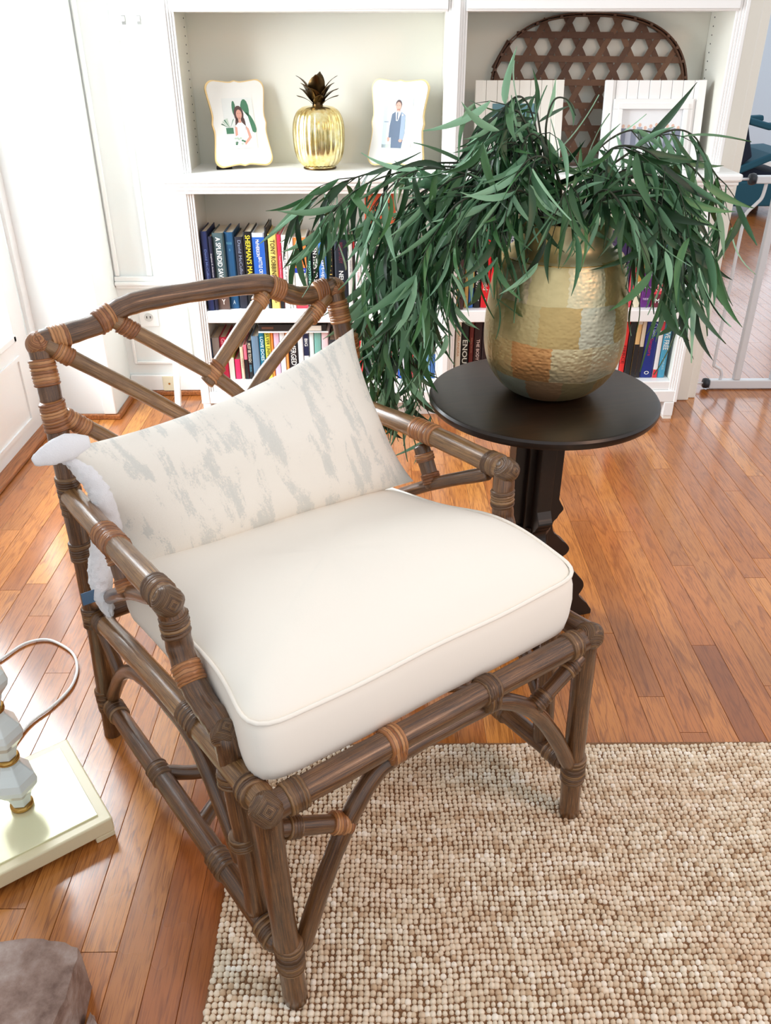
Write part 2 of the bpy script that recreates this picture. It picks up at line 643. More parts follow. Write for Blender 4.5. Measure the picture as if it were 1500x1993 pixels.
# door leaf with a big pane
dl = MB()
d0, d1 = DX - .045, DX
dl.box(d0, d1, 1.87, 2.83, .012, .35).box(d0, d1, 1.87, 2.83, 1.92, 2.09)
dl.box(d0, d1, 2.73, 2.83, .35, 1.92).box(d0, d1, 1.87, 1.97, .35, 1.92)
door = struct('door_1', dl, M_white)
mo = MB()
for (a, b, c, d) in ((1.97, 2.73, .35, .372), (1.97, 2.73, 1.898, 1.92), (1.97, 1.99, .35, 1.92), (2.71, 2.73, .35, 1.92)):
    mo.box(d0 + .004, d1 + .008, a, b, c, d, 0, .003)
mo.build('pane_molding', M_white, door)
MB().box(d0 + .018, d0 + .024, 1.98, 2.72, .36, 1.91).build('window_pane', M_glass, door)
pm = MB()
for (a, b, c, d) in ((1.97, 2.73, .06, .075), (1.97, 2.73, .285, .30), (1.97, 1.985, .075, .285), (2.715, 2.73, .075, .285)):
    pm.box(d1, d1 + .006, a, b, c, d)
pm.build('panel_molding', M_white, door)
struct('trim_1', MB().box(DX - .1, DX + .012, 2.842, 2.885, 0, 2.2), M_white)      # jamb beside the door
struct('trim_2', MB().box(DX - .02, DX + .045, 1.0, 2.884, .0005, .016, 0, .004), M_oak)  # oak sill
struct('trim_3', MB().box(-1.228, -.975, 2.868, 2.884, .0005, .02, 0, .004).box(-.991, -.975, 2.884, 3.119, .0005, .02, 0, .004).box(-.975, -.70, 3.103, 3.119, .0005, .02, 0, .004), M_oak)
# casing strip and wainscot on back wall
struct('trim_4', MB().box(-1.034, -.988, 2.868, 2.884, .022, 2.3, 0, .004), M_white)
wn = MB()
wn.box(-.99, -.70, 3.096, YB - .0005, .438, .452, 0, .004).box(-.99, -.70, 3.104, YB - .0005, .452, .470, 0, .003).box(-.99, -.70, 3.108, YB - .0005, .425, .438, 0, .003)
struct('trim_5', wn, M_white)
p2 = MB()
for a in ((-.965, -.955, .13, .36), (-.745, -.735, .13, .36)): p2.box(a[0], a[1], 3.110, YB - .0005, a[2], a[3], 0, .002)
for a in ((.35, .36), (.13, .14)): p2.box(-.955, -.745, 3.110, YB - .0005, a[0], a[1], 0, .002)
struct('trim_6', p2, M_white)
struct('trim_7', MB().box(-.868, -.850, 3.108, YB - .0005, .471, 2.3, 0, .003).box(-.985, -.970, 3.108, YB - .0005, .471, 2.3, 0, .003), M_white)
struct('baseboard_back', MB().box(-.99, -.70, 3.106, YB - .0005, .021, .085, 0, .004), M_white)
# doorway casing right of the bookcase
cs = MB()
cs.box(1.150, 1.200, 3.035, 3.09, 0, 2.3, 0, .006).box(1.200, 1.236, 3.06, 3.25, 0, 2.3, 0, .005).box(1.225, 1.240, 3.08, 3.2, 0, 2.3, 0, .003)
struct('trim_8', cs, M_cream)
# hall beyond
struct('wall_hall', MB().box(.9, 5.4, 8.8, 8.9, 0, 2.5), M_hallwall)
struct('baseboard_hall', MB().box(.9, 5.4, 8.775, 8.799, 0, .13), M_white)

# light switch, outlets
t = thing('light_switch', 'white double light switch plate on the wall left of the bookcase', 'switch', (-.801, YB - .0005, 1.288))
MB().box(-.060, .060, -.006, 0, -.059, .059, 0, .003).build('switch_plate', M_white, t)
for sx in (-.0245, .0245):
    MB().box(sx - .006, sx + .006, -.0085, -.0055, -.013, .013).build('toggle_slot', plain('slot_grey', (150, 150, 148)), t)
    MB().box(sx - .0045, sx + .0045, -.016, -.006, -.004, .010, 0, .001).build('toggle', M_white, t)
for sx in (-.0245, .0245):
    for sz in (-.031, .031):
        MB().tube([(sx, -.0055, sz), (sx, -.0075, sz)], .003, 8).build('screw', M_gate, t)
t = thing('wall_outlet', 'white duplex outlet in the lower wall panel behind the chair back', 'outlet', (-.885, YB - .0005, .335))
MB().box(-.035, .035, -.005, 0, -.057, .057, 0, .002).build('cover_plate', M_white, t)
for sz in (-.02, .02):
    MB().tube([(0, -.0045, sz), (0, -.008, sz)], .0165, 16).build('socket', plain('socket_grey', (208, 208, 204)), t)
    MB().box(-.008, -.005, -.009, -.007, sz - .004, sz + .005).box(.005, .008, -.009, -.007, sz - .004, sz + .005).build('slot', M_black, t)
t = thing('wall_jack', 'small ivory jack plate low on the baseboard beside the bookcase', 'outlet', (-.842, 3.1055, .052))
MB().box(-.022, .022, -.005, 0, -.03, .03, 0, .002).build('cover_plate', plain('ivory_plastic', (232, 224, 196)), t)
MB().tube([(.004, -.004, 0), (.004, -.007, 0)], .004, 8).build('screw', M_brass, t)
# white folding panel leaning beside the bookcase
a, b = at(331, 384, 2.97), at(352, 800, 2.955)
lp = MB()
dirv = Vector((a.x - b.x, 0, a.z - .001)).normalized()
Mx = Matrix((( dirv.z, dirv.x, 0, b.x), (0, 0, -1, 2.985), (-dirv.x, dirv.z, 0, .012), (0, 0, 0, 1)))
lp.prism([(-.022, 0), (-.001, 0), (-.001, a.z), (-.012, a.z + .006), (-.022, a.z)], Mx, .022)
o = lp.build('leaning_board', M_white)
tag(o, 'narrow white board leaning upright against the left side of the bookcase', 'board')

# ------------------------------------------------------------------ bookcase
bc = thing('bookcase', 'white built-in bookcase with projecting ledge and two bays of shelves', 'bookcase', (0, 0, 0))
YF = 2.86
LED = .860
XL, XR, DVL, DVR = -.611, 1.055, .196, .257
MB().box(XL - .05, XR + .05, 3.10, 3.117, .07, 2.3).build('back_panel', M_case, bc)
for (x0, x1) in ((XL - .045, XL - .012), (XR + .004, XR + .036)):
    MB().box(x0, x1, YF + .012, 3.099, .07, 2.3).build('side_panel', M_case, bc)
MB().box(DVL + .008, DVR - .008, YF + .012, 3.099, .07, 2.3).build('divider', M_case, bc)


def stile(x0, x1, z0, z1, inner, name='stile'):
    MB().box(x0, x1, YF, YF + .019, z0, z1, 0, .002).build(name, M_white, bc)
    mb = MB()
    for s, xx in inner:
        for i, (dx, dy) in enumerate(((.0, .004), (.0075, .0075), (.015, .0105))):
            xa, xb = xx + s * dx, xx + s * (dx + .0072)
            mb.box(min(xa, xb), max(xa, xb), YF + dy, YF + .02, z0, z1, 0, .0018)
    mb.build('bead_molding', M_white, bc)


stile(XL - .065, XL - .022, LED, 2.3, [(1, XL - .022)])
stile(XR + .022, XR + .034, LED, 2.3, [(-1, XR + .022)])
stile(DVL + .020, DVR - .020, LED, 2.3, [(-1, DVL + .020), (1, DVR - .020)], 'center_stile')
stile(XL - .052, XL - .022, .066, .800, [(1, XL - .022)])
stile(XR + .022, XR + .034, .066, .800, [(-1, XR + .022)])
stile(DVL + .020, DVR - .020, .066, .800, [(-1, DVL + .020), (1, DVR - .020)], 'center_stile')
# ledge with nose and cove
MB().box(-.703, 1.154, 2.82, 3.118, .836, LED, 0, .007).build('ledge', M_white, bc)
cv = MB()
cv.box(-.695, 1.146, 2.828, 2.9, .825, .8355, 0, .003).box(-.684, 1.136, 2.838, 2.9, .812, .825, 0, .003).box(-.674, 1.126, 2.848, 2.9, .800, .812, 0, .002)
cv.build('cove_molding', M_white, bc)
for (x0, x1) in ((XL, DVL), (DVR, XR)):
    MB().box(x0 - .004, x1 + .004, YF + .012, 3.099, .366, .408, 0, .003).build('shelf', M_white, bc)
    MB().box(x0 - .004, x1 + .004, YF + .012, 3.099, .110, .143, 0, .003).build('bottom_shelf', M_white, bc)
    MB().box(x0 - .004, x1 + .004, YF + .004, 3.099, 1.306, 1.345, 0, .003).build('shelf', M_white, bc)
    MB().box(x0 - .004, x1 + .004, YF - .002, YF + .003, 1.312, 1.36, 0, .001).build('bead_molding', M_white, bc)
MB().box(XL - .052, XR + .034, YF + .002, YF + .02, .066, .1095, 0, .002).build('base_rail', M_white, bc)
MB().box(XL - .04, XR + .02, 2.915, 2.93, 0, .066).build('toe_kick', M_white, bc)
for (x0, x1) in ((XL - .048, XL - .02), (XR - .01, XR + .026)):
    MB().box(x0, x1, YF, YF + .05, .012, .0655, 0, .002).build('foot', M_white, bc)
    MB().box(x0 + .004, x1 - .002, YF + .002, YF + .045, 0, .0118).build('foot_pad', M_cream, bc)
# shelf pin holes in the upper bays
ph = MB()
for k in range(22):
    z = .9 + k * .0245
    ph.tube([(XL - .0125, 3.06, z), (XL - .0105, 3.06, z)], .0022, 6)
    ph.tube([(XR + .0045, 3.06, z), (XR + .0025, 3.06, z)], .0022, 6)
o = ph.build('pin_holes', M_clamp, bc)
o['kind'] = 'stuff'

# ------------------------------------------------------------------ books
TXT = {}


def text_mesh(body, w, h, fit_h):
    """flat lettering: fits a w (running) by h (cap height) box, centred on origin"""
    cu = bpy.data.curves.new('t', 'FONT')
    cu.body = body
    cu.size = 1
    cu.resolution_u = 2
    cu.align_x = 'CENTER'; cu.align_y = 'CENTER'
    cu.offset = .012
    to = bpy.data.objects.new('t', cu)
    COL.objects.link(to)
    dg = bpy.context.evaluated_depsgraph_get()
    me = bpy.data.meshes.new_from_object(to.evaluated_get(dg))
    bpy.data.objects.remove(to)
    co = np.empty(len(me.vertices) * 3); me.vertices.foreach_get('co', co)
    co = co.reshape(-1, 3)
    if len(co) == 0: return me
    mn, mx = co.min(0), co.max(0)
    c = (mn + mx) / 2
    s = np.array([w / (mx[0] - mn[0]), h / (mx[1] - mn[1]), 1])
    if not fit_h: s[1] = min(s[1], s[0] * 1.6)
    s[0] = min(s[0], s[1] * 1.5)
    co = (co - c) * s
    me.vertices.foreach_set('co', co.ravel())
    me.update()
    return me


def put_text(body, parent, w, h, loc, mat, rot='down', name='title_lettering'):
    me = text_mesh(body, w, h, False)
    me.materials.append(mat)
    o = bpy.data.objects.new(name, me)
    COL.objects.link(o)
    o.parent = parent
    if rot == 'down':
        m = Matrix(((0, 1, 0, 0), (0, 0, -1, 0), (-1, 0, 0, 0), (0, 0, 0, 1)))
    elif rot == 'up':
        m = Matrix(((0, -1, 0, 0), (0, 0, -1, 0), (1, 0, 0, 0), (0, 0, 0, 1)))
    else:
        m = Matrix(((1, 0, 0, 0), (0, 0, -1, 0), (0, 1, 0, 0), (0, 0, 0, 1)))
    m.translation = Vector(loc)
    o.matrix_local = m
    return o


def book(x0, x1, z0, z1, yf, col, label, group, texts=(), bands=(), depth=.155, lean=0, pages=None):
    depth = min(depth, 3.092 - yf)
    t = thing('book', label, 'book', ((x0 + x1) / 2, yf, z0), (0, lean, 0), group)
    w, h = (x1 - x0) / 2 - .0005, z1 - z0
    m = colm(col)
    c = MB()
    th = min(.0022, w * .22)
    r = min(.003, w * .5)
    sp = [(-w, .0035), (-w * .75, .0006), (0, 0), (w * .75, .0006), (w, .0035), (w, depth), (w - th, depth), (w - th, .004), (-w + th, .004), (-w + th, depth), (-w, depth)]
    c.prism(sp, Matrix(((1, 0, 0, 0), (0, 1, 0, 0), (0, 0, 1, 0.0006), (0, 0, 0, 1))), h)
    cvr = c.build('cover', m, t)
    MB().box(-w + th + .0002, w - th - .0002, .0045, depth - .003, .003, h - .004).build('page_block', pages or M_page, t)
    for (f0, f1, bc_) in bands:
        MB().box(-w * .985, w * .985, -.0006, .0012, h * (1 - f1), h * (1 - f0)).build('spine_band', colm(bc_), cvr)
    for tx in texts:
        body, f0, f1, hw, tc = tx[:5]
        off = tx[5] if len(tx) > 5 else 0
        rot = tx[6] if len(tx) > 6 else 'down'
        L = h * (f1 - f0)
        if rot == 'flat':
            put_text(body, cvr, w * 1.6 * hw, L, (off * w, -.0012, h * (1 - (f0 + f1) / 2)), colm(tc), 'flat')
        else:
            put_text(body, cvr, L, w * 2 * hw, (off * w, -.0012, h * (1 - (f0 + f1) / 2)), colm(tc), rot)
    return t


W_, K_ = (240, 240, 236), (18, 18, 22)
GT = 'hardbacks and paperbacks on the upper left bookshelf'
GL = 'books on the lower left bookshelf'
GR = 'books on the upper right bookshelf'
GQ = 'books on the lower right bookshelf'


def row(spec, zs, pyref, group, yd=2.905):
    for s in spec:
        pa, pb, ptop, col, label = s[:5]
        kw = s[5] if len(s) > 5 else {}
        yf = kw.pop('yf', yd)
        xa, xb = at(pa, pyref, yf).x, at(pb, pyref, yf).x
        zt = kw.pop('zt', None) or at((pa + pb) / 2, ptop, yf).z
        book(xa, xb, zs, zt, yf, col, label, group, **kw)


row([
    (393.5, 407, 451, (24, 38, 84), 'narrow navy hardback first at the left end of the upper shelf', dict(yf=2.882, texts=[('David McCullough  1776', .08, .95, .45, (96, 116, 170))])),
    (407.4, 415, 461, (26, 28, 54), 'thin midnight blue book second from the left end of the upper shelf', dict(yf=2.886, texts=[('Stephen E. Ambrose', .06, .7, .5, (190, 186, 190))])),
    (415.5, 438.5, 454, (70, 92, 96), 'grey green hardback titled A SPLENDID SAVAGE', dict(yf=2.895, texts=[('A SPLENDID SAVAGE', .05, .70, .42, W_), ('Y', .86, .93, .4, (240, 220, 210), 0, 'flat')], bands=[(.82, 1.0, (92, 70, 62))])),
    (439, 457.5, 452.6, (22, 76, 116), 'plain medium blue hardback beside the grey green one', dict(texts=[('RIGGS', .10, .17, .7, (90, 150, 170), 0, 'flat'), ('o', .2, .24, .2, (90, 150, 170), 0, 'flat'), ('A', .88, .94, .35, (180, 200, 210), 0, 'flat')])),
    (458.5, 475, 461.6, (34, 36, 48), 'short charcoal hardback between the blue book and the black yellow one', dict(texts=[('David McCullough', .04, .62, .5, (130, 138, 160))], bands=[(.64, .78, (196, 188, 178))])),
    (475.5, 492, 451.4, (12, 12, 14), "black hardback with yellow lettering SHERMAN'S MARCH", dict(texts=[("SHERMAN'S MARCH", .04, .68, .62, (238, 214, 60), .1), ('K', .9, .95, .6, (230, 210, 120), 0, 'flat')])),
    (492.5, 516.5, 454, (214, 226, 238), 'white and royal blue thick paperback BATTLE CRY OF FREEDOM', dict(bands=[(.05, .93, (34, 92, 182))], texts=[('McPHERSON', .08, .30, .30, W_, -.15, 'down'), ('BATTLE CRY OF FREEDOM', .31, .80, .52, W_, .12)])),
    (517, 522, 443, (20, 20, 22), 'very thin black book taller than its neighbours beside the yellow one', {}),
    (522.5, 540, 456, (222, 200, 108), 'mustard yellow hardback with tall black author lettering', dict(texts=[('TONY ROBBINS', .07, .56, .52, (60, 50, 24)), ('o', .88, .92, .3, (80, 60, 20), 0, 'flat')])),
    (540.3, 548, 457, (214, 44, 78), 'thin crimson paperback right of the yellow hardback', dict(texts=[('Total Money Makeover', .05, .8, .4, (250, 200, 210))], bands=[(.86, 1, K_)])),
    (548.3, 560, 458, (232, 232, 228), 'white paperback with grey lettering THE TAX & LEGAL PLAYBOOK', dict(texts=[('THE TAX & LEGAL PLAYBOOK', .10, .72, .38, (90, 96, 104))])),
    (560.3, 571.5, 458, (240, 238, 230), 'plain cream white paperback left of the orange book', dict(texts=[('the practice', .06, .9, .12, (150, 170, 160), .7), ('the practice', .06, .9, .12, (150, 170, 160), -.7)])),
    (572, 596, 462, (240, 238, 232), 'orange white and red spined book with a small blue label', dict(bands=[(0, .42, (238, 132, 62)), (.42, .49, (34, 60, 176)), (.80, 1, (226, 62, 78))], texts=[('Secrets of the', .30, .33, .8, (170, 70, 40), 0, 'flat'), ('MILLIONAIRE', .35, .38, .8, (170, 70, 40), 0, 'flat'), ('AMERICAN', .435, .475, .8, W_, 0, 'flat')])),
    (596.5, 606, 466, (18, 52, 44), 'thin dark green book right of the orange one', dict(texts=[('EMOTIONAL', .1, .9, .5, (150, 220, 200))])),
    (606.3, 619, 468, (16, 18, 22), 'black paperback with bold white block lettering', dict(texts=[('TEN STEPS TO SUCCESS', .06, .86, .62, W_)])),
    (619.5, 635, 465, (64, 122, 194), 'sky blue paperback THE START-UP OF YOU', dict(texts=[('the start-up of you', .10, .82, .62, W_)])),
    (635.5, 648.5, 457, (20, 18, 20), 'black paperback with gold lettering CHASE THE LION', dict(texts=[('CHASE the LION', .08, .72, .55, (206, 176, 90))])),
    (650, 676, 457, (22, 32, 46), 'thick tall navy study book with bright page top', dict(pages=plain('white_pages', (236, 236, 238), .7), texts=[('BIBLE STUDY', .10, .38, .3, (110, 44, 60)), ('NEHEMIAH', .48, .88, .34, W_)])),
    (676.5, 686, 462, (206, 204, 198), 'grey white book right of the thick navy study book', dict(texts=[('leadership', .1, .7, .4, (110, 110, 120))])),
    (686.3, 690, 464, (24, 18, 20), 'very thin black booklet with a red top', dict(bands=[(0, .14, (150, 30, 34))])),
    (690.3, 702, 468, (238, 236, 234), 'off-white paperback with faint pink lettering', dict(texts=[('the seven habits', .1, .7, .35, (220, 150, 160))])),
    (702.5, 719, 478, (234, 236, 234), 'white book with grey capitals under the orange cover', dict(texts=[('THINGS THAT MATTER', .18, .9, .5, (96, 100, 104))])),
    (719.5, 754, 480, (30, 34, 34), 'wide black book with a sage green panel behind the leaves', dict(bands=[(.30, .72, (128, 148, 84))], texts=[('L. IM', .06, .20, .8, W_, 0, 'flat')])),
    (754.5, 765, 482, (34, 66, 60), 'dark green thin book behind the hanging leaves', {}),
    (765.5, 779, 478, (236, 236, 236), 'white book with an orange emblem behind the hanging leaves', dict(bands=[(.36, .50, (240, 130, 40))])),
    (779.5, 800, 476, (206, 226, 238), 'pale blue wide book behind the hanging leaves', dict(bands=[(.22, .30, (40, 70, 80))])),
    (800.5, 817, 480, (232, 222, 232), 'pale lilac book behind the hanging leaves', {}),
    (817.5, 838, 474, (240, 236, 236), 'white book with a small crimson square near its foot', dict(bands=[(.66, .74, (214, 60, 110))])),
    (838.5, 856, 470, (228, 214, 204), 'beige book at the right end of the left bay', {}),
], .4085, 500, GT)
# orange-covered book lying face out on top of the row
t = thing('book', 'orange picture-cover book propped face out on top of the row', 'book', (at(740, 473, 2.93).x, 2.905, .6955), (radians(-8), 0, 0), GT)
MB().box(-.052, .052, 0, .016, 0, .105, 0, .001).build('cover', colm((196, 78, 40)), t)
MB().box(-.050, .0505, .002, .014, -.0008, .1062).build('page_block', M_page, t)
cv = MB()
rr = random.Random(5)
for k in range(26):
    a, b = rr.uniform(-.012, .046), rr.uniform(.004, .098)
    cv.box(a, a + rr.uniform(.002, .007), -.0006, .001, b, b + rr.uniform(.003, .014), rr.randrange(3))
cv.build('cover_picture', [colm((66, 34, 20)), colm((150, 92, 60)), colm((232, 150, 90))], t)
put_text('GARDEN DREAMS', t, .095, .016, (-.036, -.0012, .052), colm((236, 160, 96)), 'up', 'title_lettering')

row([
    (407, 413.5, 660, (26, 66, 110), 'thin dark blue book at the left end of the lower shelf', {}),
    (414, 428.5, 658, (176, 172, 168), 'grey linen book second on the lower left shelf', {}),
    (429, 443, 657, (196, 26, 66), 'crimson book with pink script on the lower left shelf', dict(texts=[('Girl, Wash', .02, .55, .7, (250, 170, 190))])),
    (443.5, 454, 668, (146, 150, 70), 'olive green book behind the rattan lattice strut', dict(bands=[(.4, 1, (226, 214, 200))])),
    (454.5, 466, 700, (222, 46, 96), 'short hot pink book on the lower left shelf', {}),
    (466.5, 473.5, 676, (214, 200, 170), 'thin beige book beside the hot pink one', dict(texts=[('finding favor', .2, .8, .4, (120, 110, 100))])),
    (474, 481, 672, (236, 110, 132), 'thin salmon pink book on the lower left shelf', dict(bands=[(.42, 1, K_)])),
    (481.5, 490, 664, (26, 28, 32), 'black paperback MUST BE TOUGH with pale lettering', dict(texts=[('MUST BE TOUGH', .05, .55, .8, (220, 212, 190)), ('DOBSON', .62, .8, .7, (90, 160, 190))])),
    (490.5, 505.5, 655, (106, 134, 158), 'slate blue plain hardback on the lower left shelf', {}),
    (506, 516.5, 660, (22, 112, 142), 'teal paperback LOVE DOES under the lying magazine', dict(zt=.322, texts=[('LOVE DOES', .10, .60, .6, (220, 240, 240))])),
    (517, 528, 662, (226, 222, 84), 'lemon yellow paperback SILVER LININGS on the lower left shelf', dict(zt=.322, texts=[('SILVER LININGS', .03, .6, .6, (70, 66, 30))])),
    (528.5, 533.5, 664, (240, 140, 60), 'thin orange book beside the lemon yellow one', dict(zt=.322)),
    (534, 545, 664, (232, 190, 214), 'pale pink book on the lower left shelf', dict(zt=.322)),
    (545.5, 556, 664, (228, 236, 240), 'white slim book right of the pale pink one', dict(zt=.322)),
    (556.5, 562, 664, (240, 150, 80), 'thin apricot book beside the black freedom book', dict(zt=.322)),
    (562.5, 580, 668, (22, 22, 30), 'black book with white capitals under the lying magazine', dict(zt=.322, texts=[('SUBMERGED', .02, .7, .6, W_)])),
    (580.5, 591, 668, (234, 234, 236), 'white book right of the black one with capitals', dict(zt=.322)),
    (591.5, 602, 668, (226, 230, 234), 'white book with a navy title block', dict(zt=.322, bands=[(.04, .50, (24, 36, 72))], texts=[('BIG', .14, .3, .6, W_)])),
    (602.5, 612, 668, (222, 238, 240), 'pale aqua book near the pillow top corner', dict(zt=.322)),
    (612.5, 626, 668, (120, 180, 170), 'sea green book near the pillow top corner', dict(zt=.322)),
    (626.5, 640, 670, (234, 206, 212), 'blush pink book behind the chair back post', dict(zt=.322)),
    (640.5, 655, 662, (50, 54, 60), 'charcoal book behind the chair back post', {}),
    (655.5, 672, 660, (40, 60, 58), 'dark green book right of the chair back post', {}),
    (672.5, 686, 655, (22, 26, 28), 'black book behind the trailing leaves on the lower shelf', {}),
    (686.5, 699, 664, (30, 34, 36), 'soft black book left of the scarlet one', {}),
    (699.5, 709, 640, (222, 40, 50), 'scarlet book behind the trailing leaves', dict(texts=[('RUN', .1, .3, .5, W_)])),
    (709.5, 724, 650, (52, 60, 66), 'dark grey book right of the scarlet one', {}),
    (724.5, 740, 655, (226, 196, 190), 'pale rose book behind the trailing leaves', {}),
    (740.5, 753, 650, (236, 232, 232), 'white book left of the ruby one', {}),
    (753.5, 764, 648, (206, 40, 70), 'ruby red book behind the trailing leaves', {}),
    (764.5, 774, 660, (232, 196, 196), 'pink white slim book behind the trailing leaves', {}),
    (774.5, 797, 640, (36, 92, 186), 'royal blue and white wide book behind the trailing leaves', dict(bands=[(.35, .8, (226, 232, 240))])),
    (797.5, 810, 672, (214, 60, 74), 'red book right of the royal blue one', {}),
    (810.5, 822, 640, (30, 40, 40), 'dark book near the divider on the lower left shelf', {}),
    (822.5, 838, 690, (120, 170, 214), 'light blue short book near the divider', {}),
    (838.5, 856, 690, (56, 96, 150), 'steel blue short book against the divider', {}),
], .1435, 690, GL, 2.91)
t = thing('booklet', 'thin white booklet lying on top of the lower shelf books', 'booklet', (at(572, 655, 2.905).x, 2.893, .3232))
MB().box(-.125, .125, 0, .17, 0, .0055, 0, .001).build('pages', plain('booklet_pages', (232, 232, 232), .5), t)
t = thing('magazine', 'dark thick magazine lying flat under the middle shelf', 'magazine', (at(572, 655, 2.905).x, 2.895, .3292))
MB().box(-.124, .118, -.0008, .171, .0, .024, 0, .002).build('cover', colm((34, 34, 34)), t)
MB().box(.03, .10, -.0018, .0, .002, .020, 0).build('cover_picture', colm((222, 216, 204)), t)
MB().box(-.112, -.07, -.0018, .0, .008, .016, 0).build('spine_label', colm((96, 60, 44)), t)

row([
    (883, 893, 520, (188, 160, 96), 'tan book first at the divider on the upper right shelf', dict(yf=2.88)),
    (893.5, 904, 500, (74, 50, 50), 'dark brown book second on the upper right shelf', dict(yf=2.885, texts=[('GIANTS', .1, .8, .4, (150, 110, 100))])),
    (904.5, 913, 510, (206, 166, 92), 'ochre book third on the upper right shelf', {}),
    (913.5, 923, 520, (60, 110, 186), 'small blue book beside the ochre one', dict(bands=[(0, .5, (222, 180, 90))])),
    (923.5, 937, 462, (16, 18, 20), 'black book MONEY with white lettering on the upper right shelf', dict(texts=[('A MONEY MAKING MINDSET', .2, .9, .55, W_)])),
    (937.5, 954, 450, (222, 26, 36), 'bright red book with pale lettering saved wild', dict(texts=[('saved', .30, .52, .5, (250, 210, 205)), ('wild', .60, .76, .6, (250, 210, 205)), ('o', .86, .91, .3, W_, 0, 'flat')])),
    (954.5, 971, 452, (222, 24, 34), 'bright red paperback titled DRIVE', dict(texts=[('DRIVE', .05, .30, .66, W_), ('The Surprising Truth', .34, .7, .22, (250, 200, 200), .3)])),
    (971.5, 984, 446, (24, 24, 28), 'black book right of the red DRIVE paperback', {}),
    (984.5, 999, 444, (70, 74, 86), 'slate book partly behind the vase neck', dict(texts=[('BIG MAGIC', .05, .5, .5, (190, 194, 204))])),
    (999.5, 1012, 442, (232, 202, 150), 'sand coloured book left of the vase', {}),
    (1198, 1214, 462, (50, 30, 80), 'dark violet book at the right edge of the vase', {}),
    (1214.5, 1226, 462, (40, 30, 60), 'dim purple book right of the vase', dict(texts=[('UNLIMITED', .1, .8, .4, (150, 130, 170))])),
    (1226.5, 1237, 470, (224, 62, 84), 'coral red book right of the vase', dict(texts=[('THE MASTER KEY', .2, .7, .5, (250, 180, 190))])),
    (1237.5, 1252, 485, (232, 224, 196), 'cream and gold spined book on the upper right shelf', dict(bands=[(.05, .55, (196, 144, 62))])),
    (1252.5, 1274, 490, (98, 36, 120), 'wide purple book with lilac lettering', dict(texts=[('PURPOSE', .18, .25, .7, (214, 190, 226), 0, 'flat'), ('DRIVEN', .38, .45, .7, (214, 190, 226), 0, 'flat'), ('FACTORY', .60, .67, .8, (220, 200, 230), 0, 'flat'), ('THEORY', .82, .87, .8, (220, 200, 230), 0, 'flat')])),
    (1274.5, 1297, 490, (222, 60, 78), 'red and maroon book with a small white mark', dict(bands=[(.76, 1, (110, 30, 48))], texts=[('TIPPING', .3, .7, .5, (250, 190, 190)), ('M', .84, .92, .4, W_, 0, 'flat')])),
    (1297.5, 1322, 478, (112, 164, 226), 'wide light blue book at the right end of the upper right shelf', dict(texts=[('Health', .3, .35, .7, (170, 206, 244), 0, 'flat'), ('Wealth', .5, .55, .7, (170, 206, 244), 0, 'flat'), ('Joy', .8, .85, .6, (170, 206, 244), 0, 'flat')])),
], .4085, 540, GR)
row([
    (886, 896.5, 620, (222, 214, 196), 'beige tall book with faint tan lettering at the divider', dict(yf=2.885, texts=[('PERELANDRA', .1, .7, .4, (200, 150, 110)), ('o', .78, .82, .5, (60, 20, 20), 0, 'flat')])),
    (897, 911.5, 620, (22, 26, 24), 'black paperback ENOUGH with white block letters', dict(texts=[('ENOUGH', .35, .95, .7, (226, 232, 222))])),
    (912, 921, 618, (96, 30, 26), 'dark red book on the lower right shelf', dict(texts=[('Killing Lincoln', .1, .8, .4, (170, 110, 90))])),
    (921.5, 937, 618, (42, 18, 20), 'oxblood book THE BODY KEEPS THE SCORE', dict(texts=[('THE BODY KEEPS', .35, .9, .4, (216, 190, 180))])),
    (937.5, 955, 618, (34, 16, 20), 'near black book left of the vase on the lower right shelf', {}),
    (1196, 1209, 640, (232, 232, 230), 'white book behind the right edge of the vase', {}),
    (1209.5, 1220, 620, (226, 52, 50), 'vermilion book just right of the vase lower down', dict(texts=[('FIERCE', .35, .85, .6, (120, 20, 24))])),
    (1220.5, 1233, 620, (24, 28, 30), 'black book right of the vermilion one', {}),
    (1233.5, 1243, 622, (224, 184, 124), 'tan topped book with a black lower half', dict(bands=[(.42, 1, (28, 26, 28)), (0, .08, (226, 220, 206))])),
    (1243.5, 1252, 622, (216, 204, 180), 'thin cream book with a black lower half', dict(bands=[(.46, 1, (34, 30, 32))])),
    (1252.5, 1277, 620, (22, 44, 128), 'thick dark blue book with red lettering', dict(texts=[('C.S. Lewis', .08, .3, .3, (190, 206, 240), .3), ('Signature', .32, .62, .4, (170, 40, 90), -.1), ('O', .88, .94, .5, W_, 0, 'flat')])),
    (1277.5, 1286.5, 620, (232, 232, 232), 'white book with red ends on the lower right shelf', dict(bands=[(0, .2, (206, 60, 74)), (.86, 1, (220, 50, 60))])),
    (1287, 1301.5, 620, (70, 156, 190), 'turquoise book LIVE FREE at the right end of the lower shelf', dict(texts=[('LIVE FREE', .18, .52, .66, W_), ('JONES', .66, .86, .4, (170, 214, 226)), ('*', .02, .08, .5, (240, 220, 80), 0, 'flat')])),
], .1435, 680, GQ, 2.91)


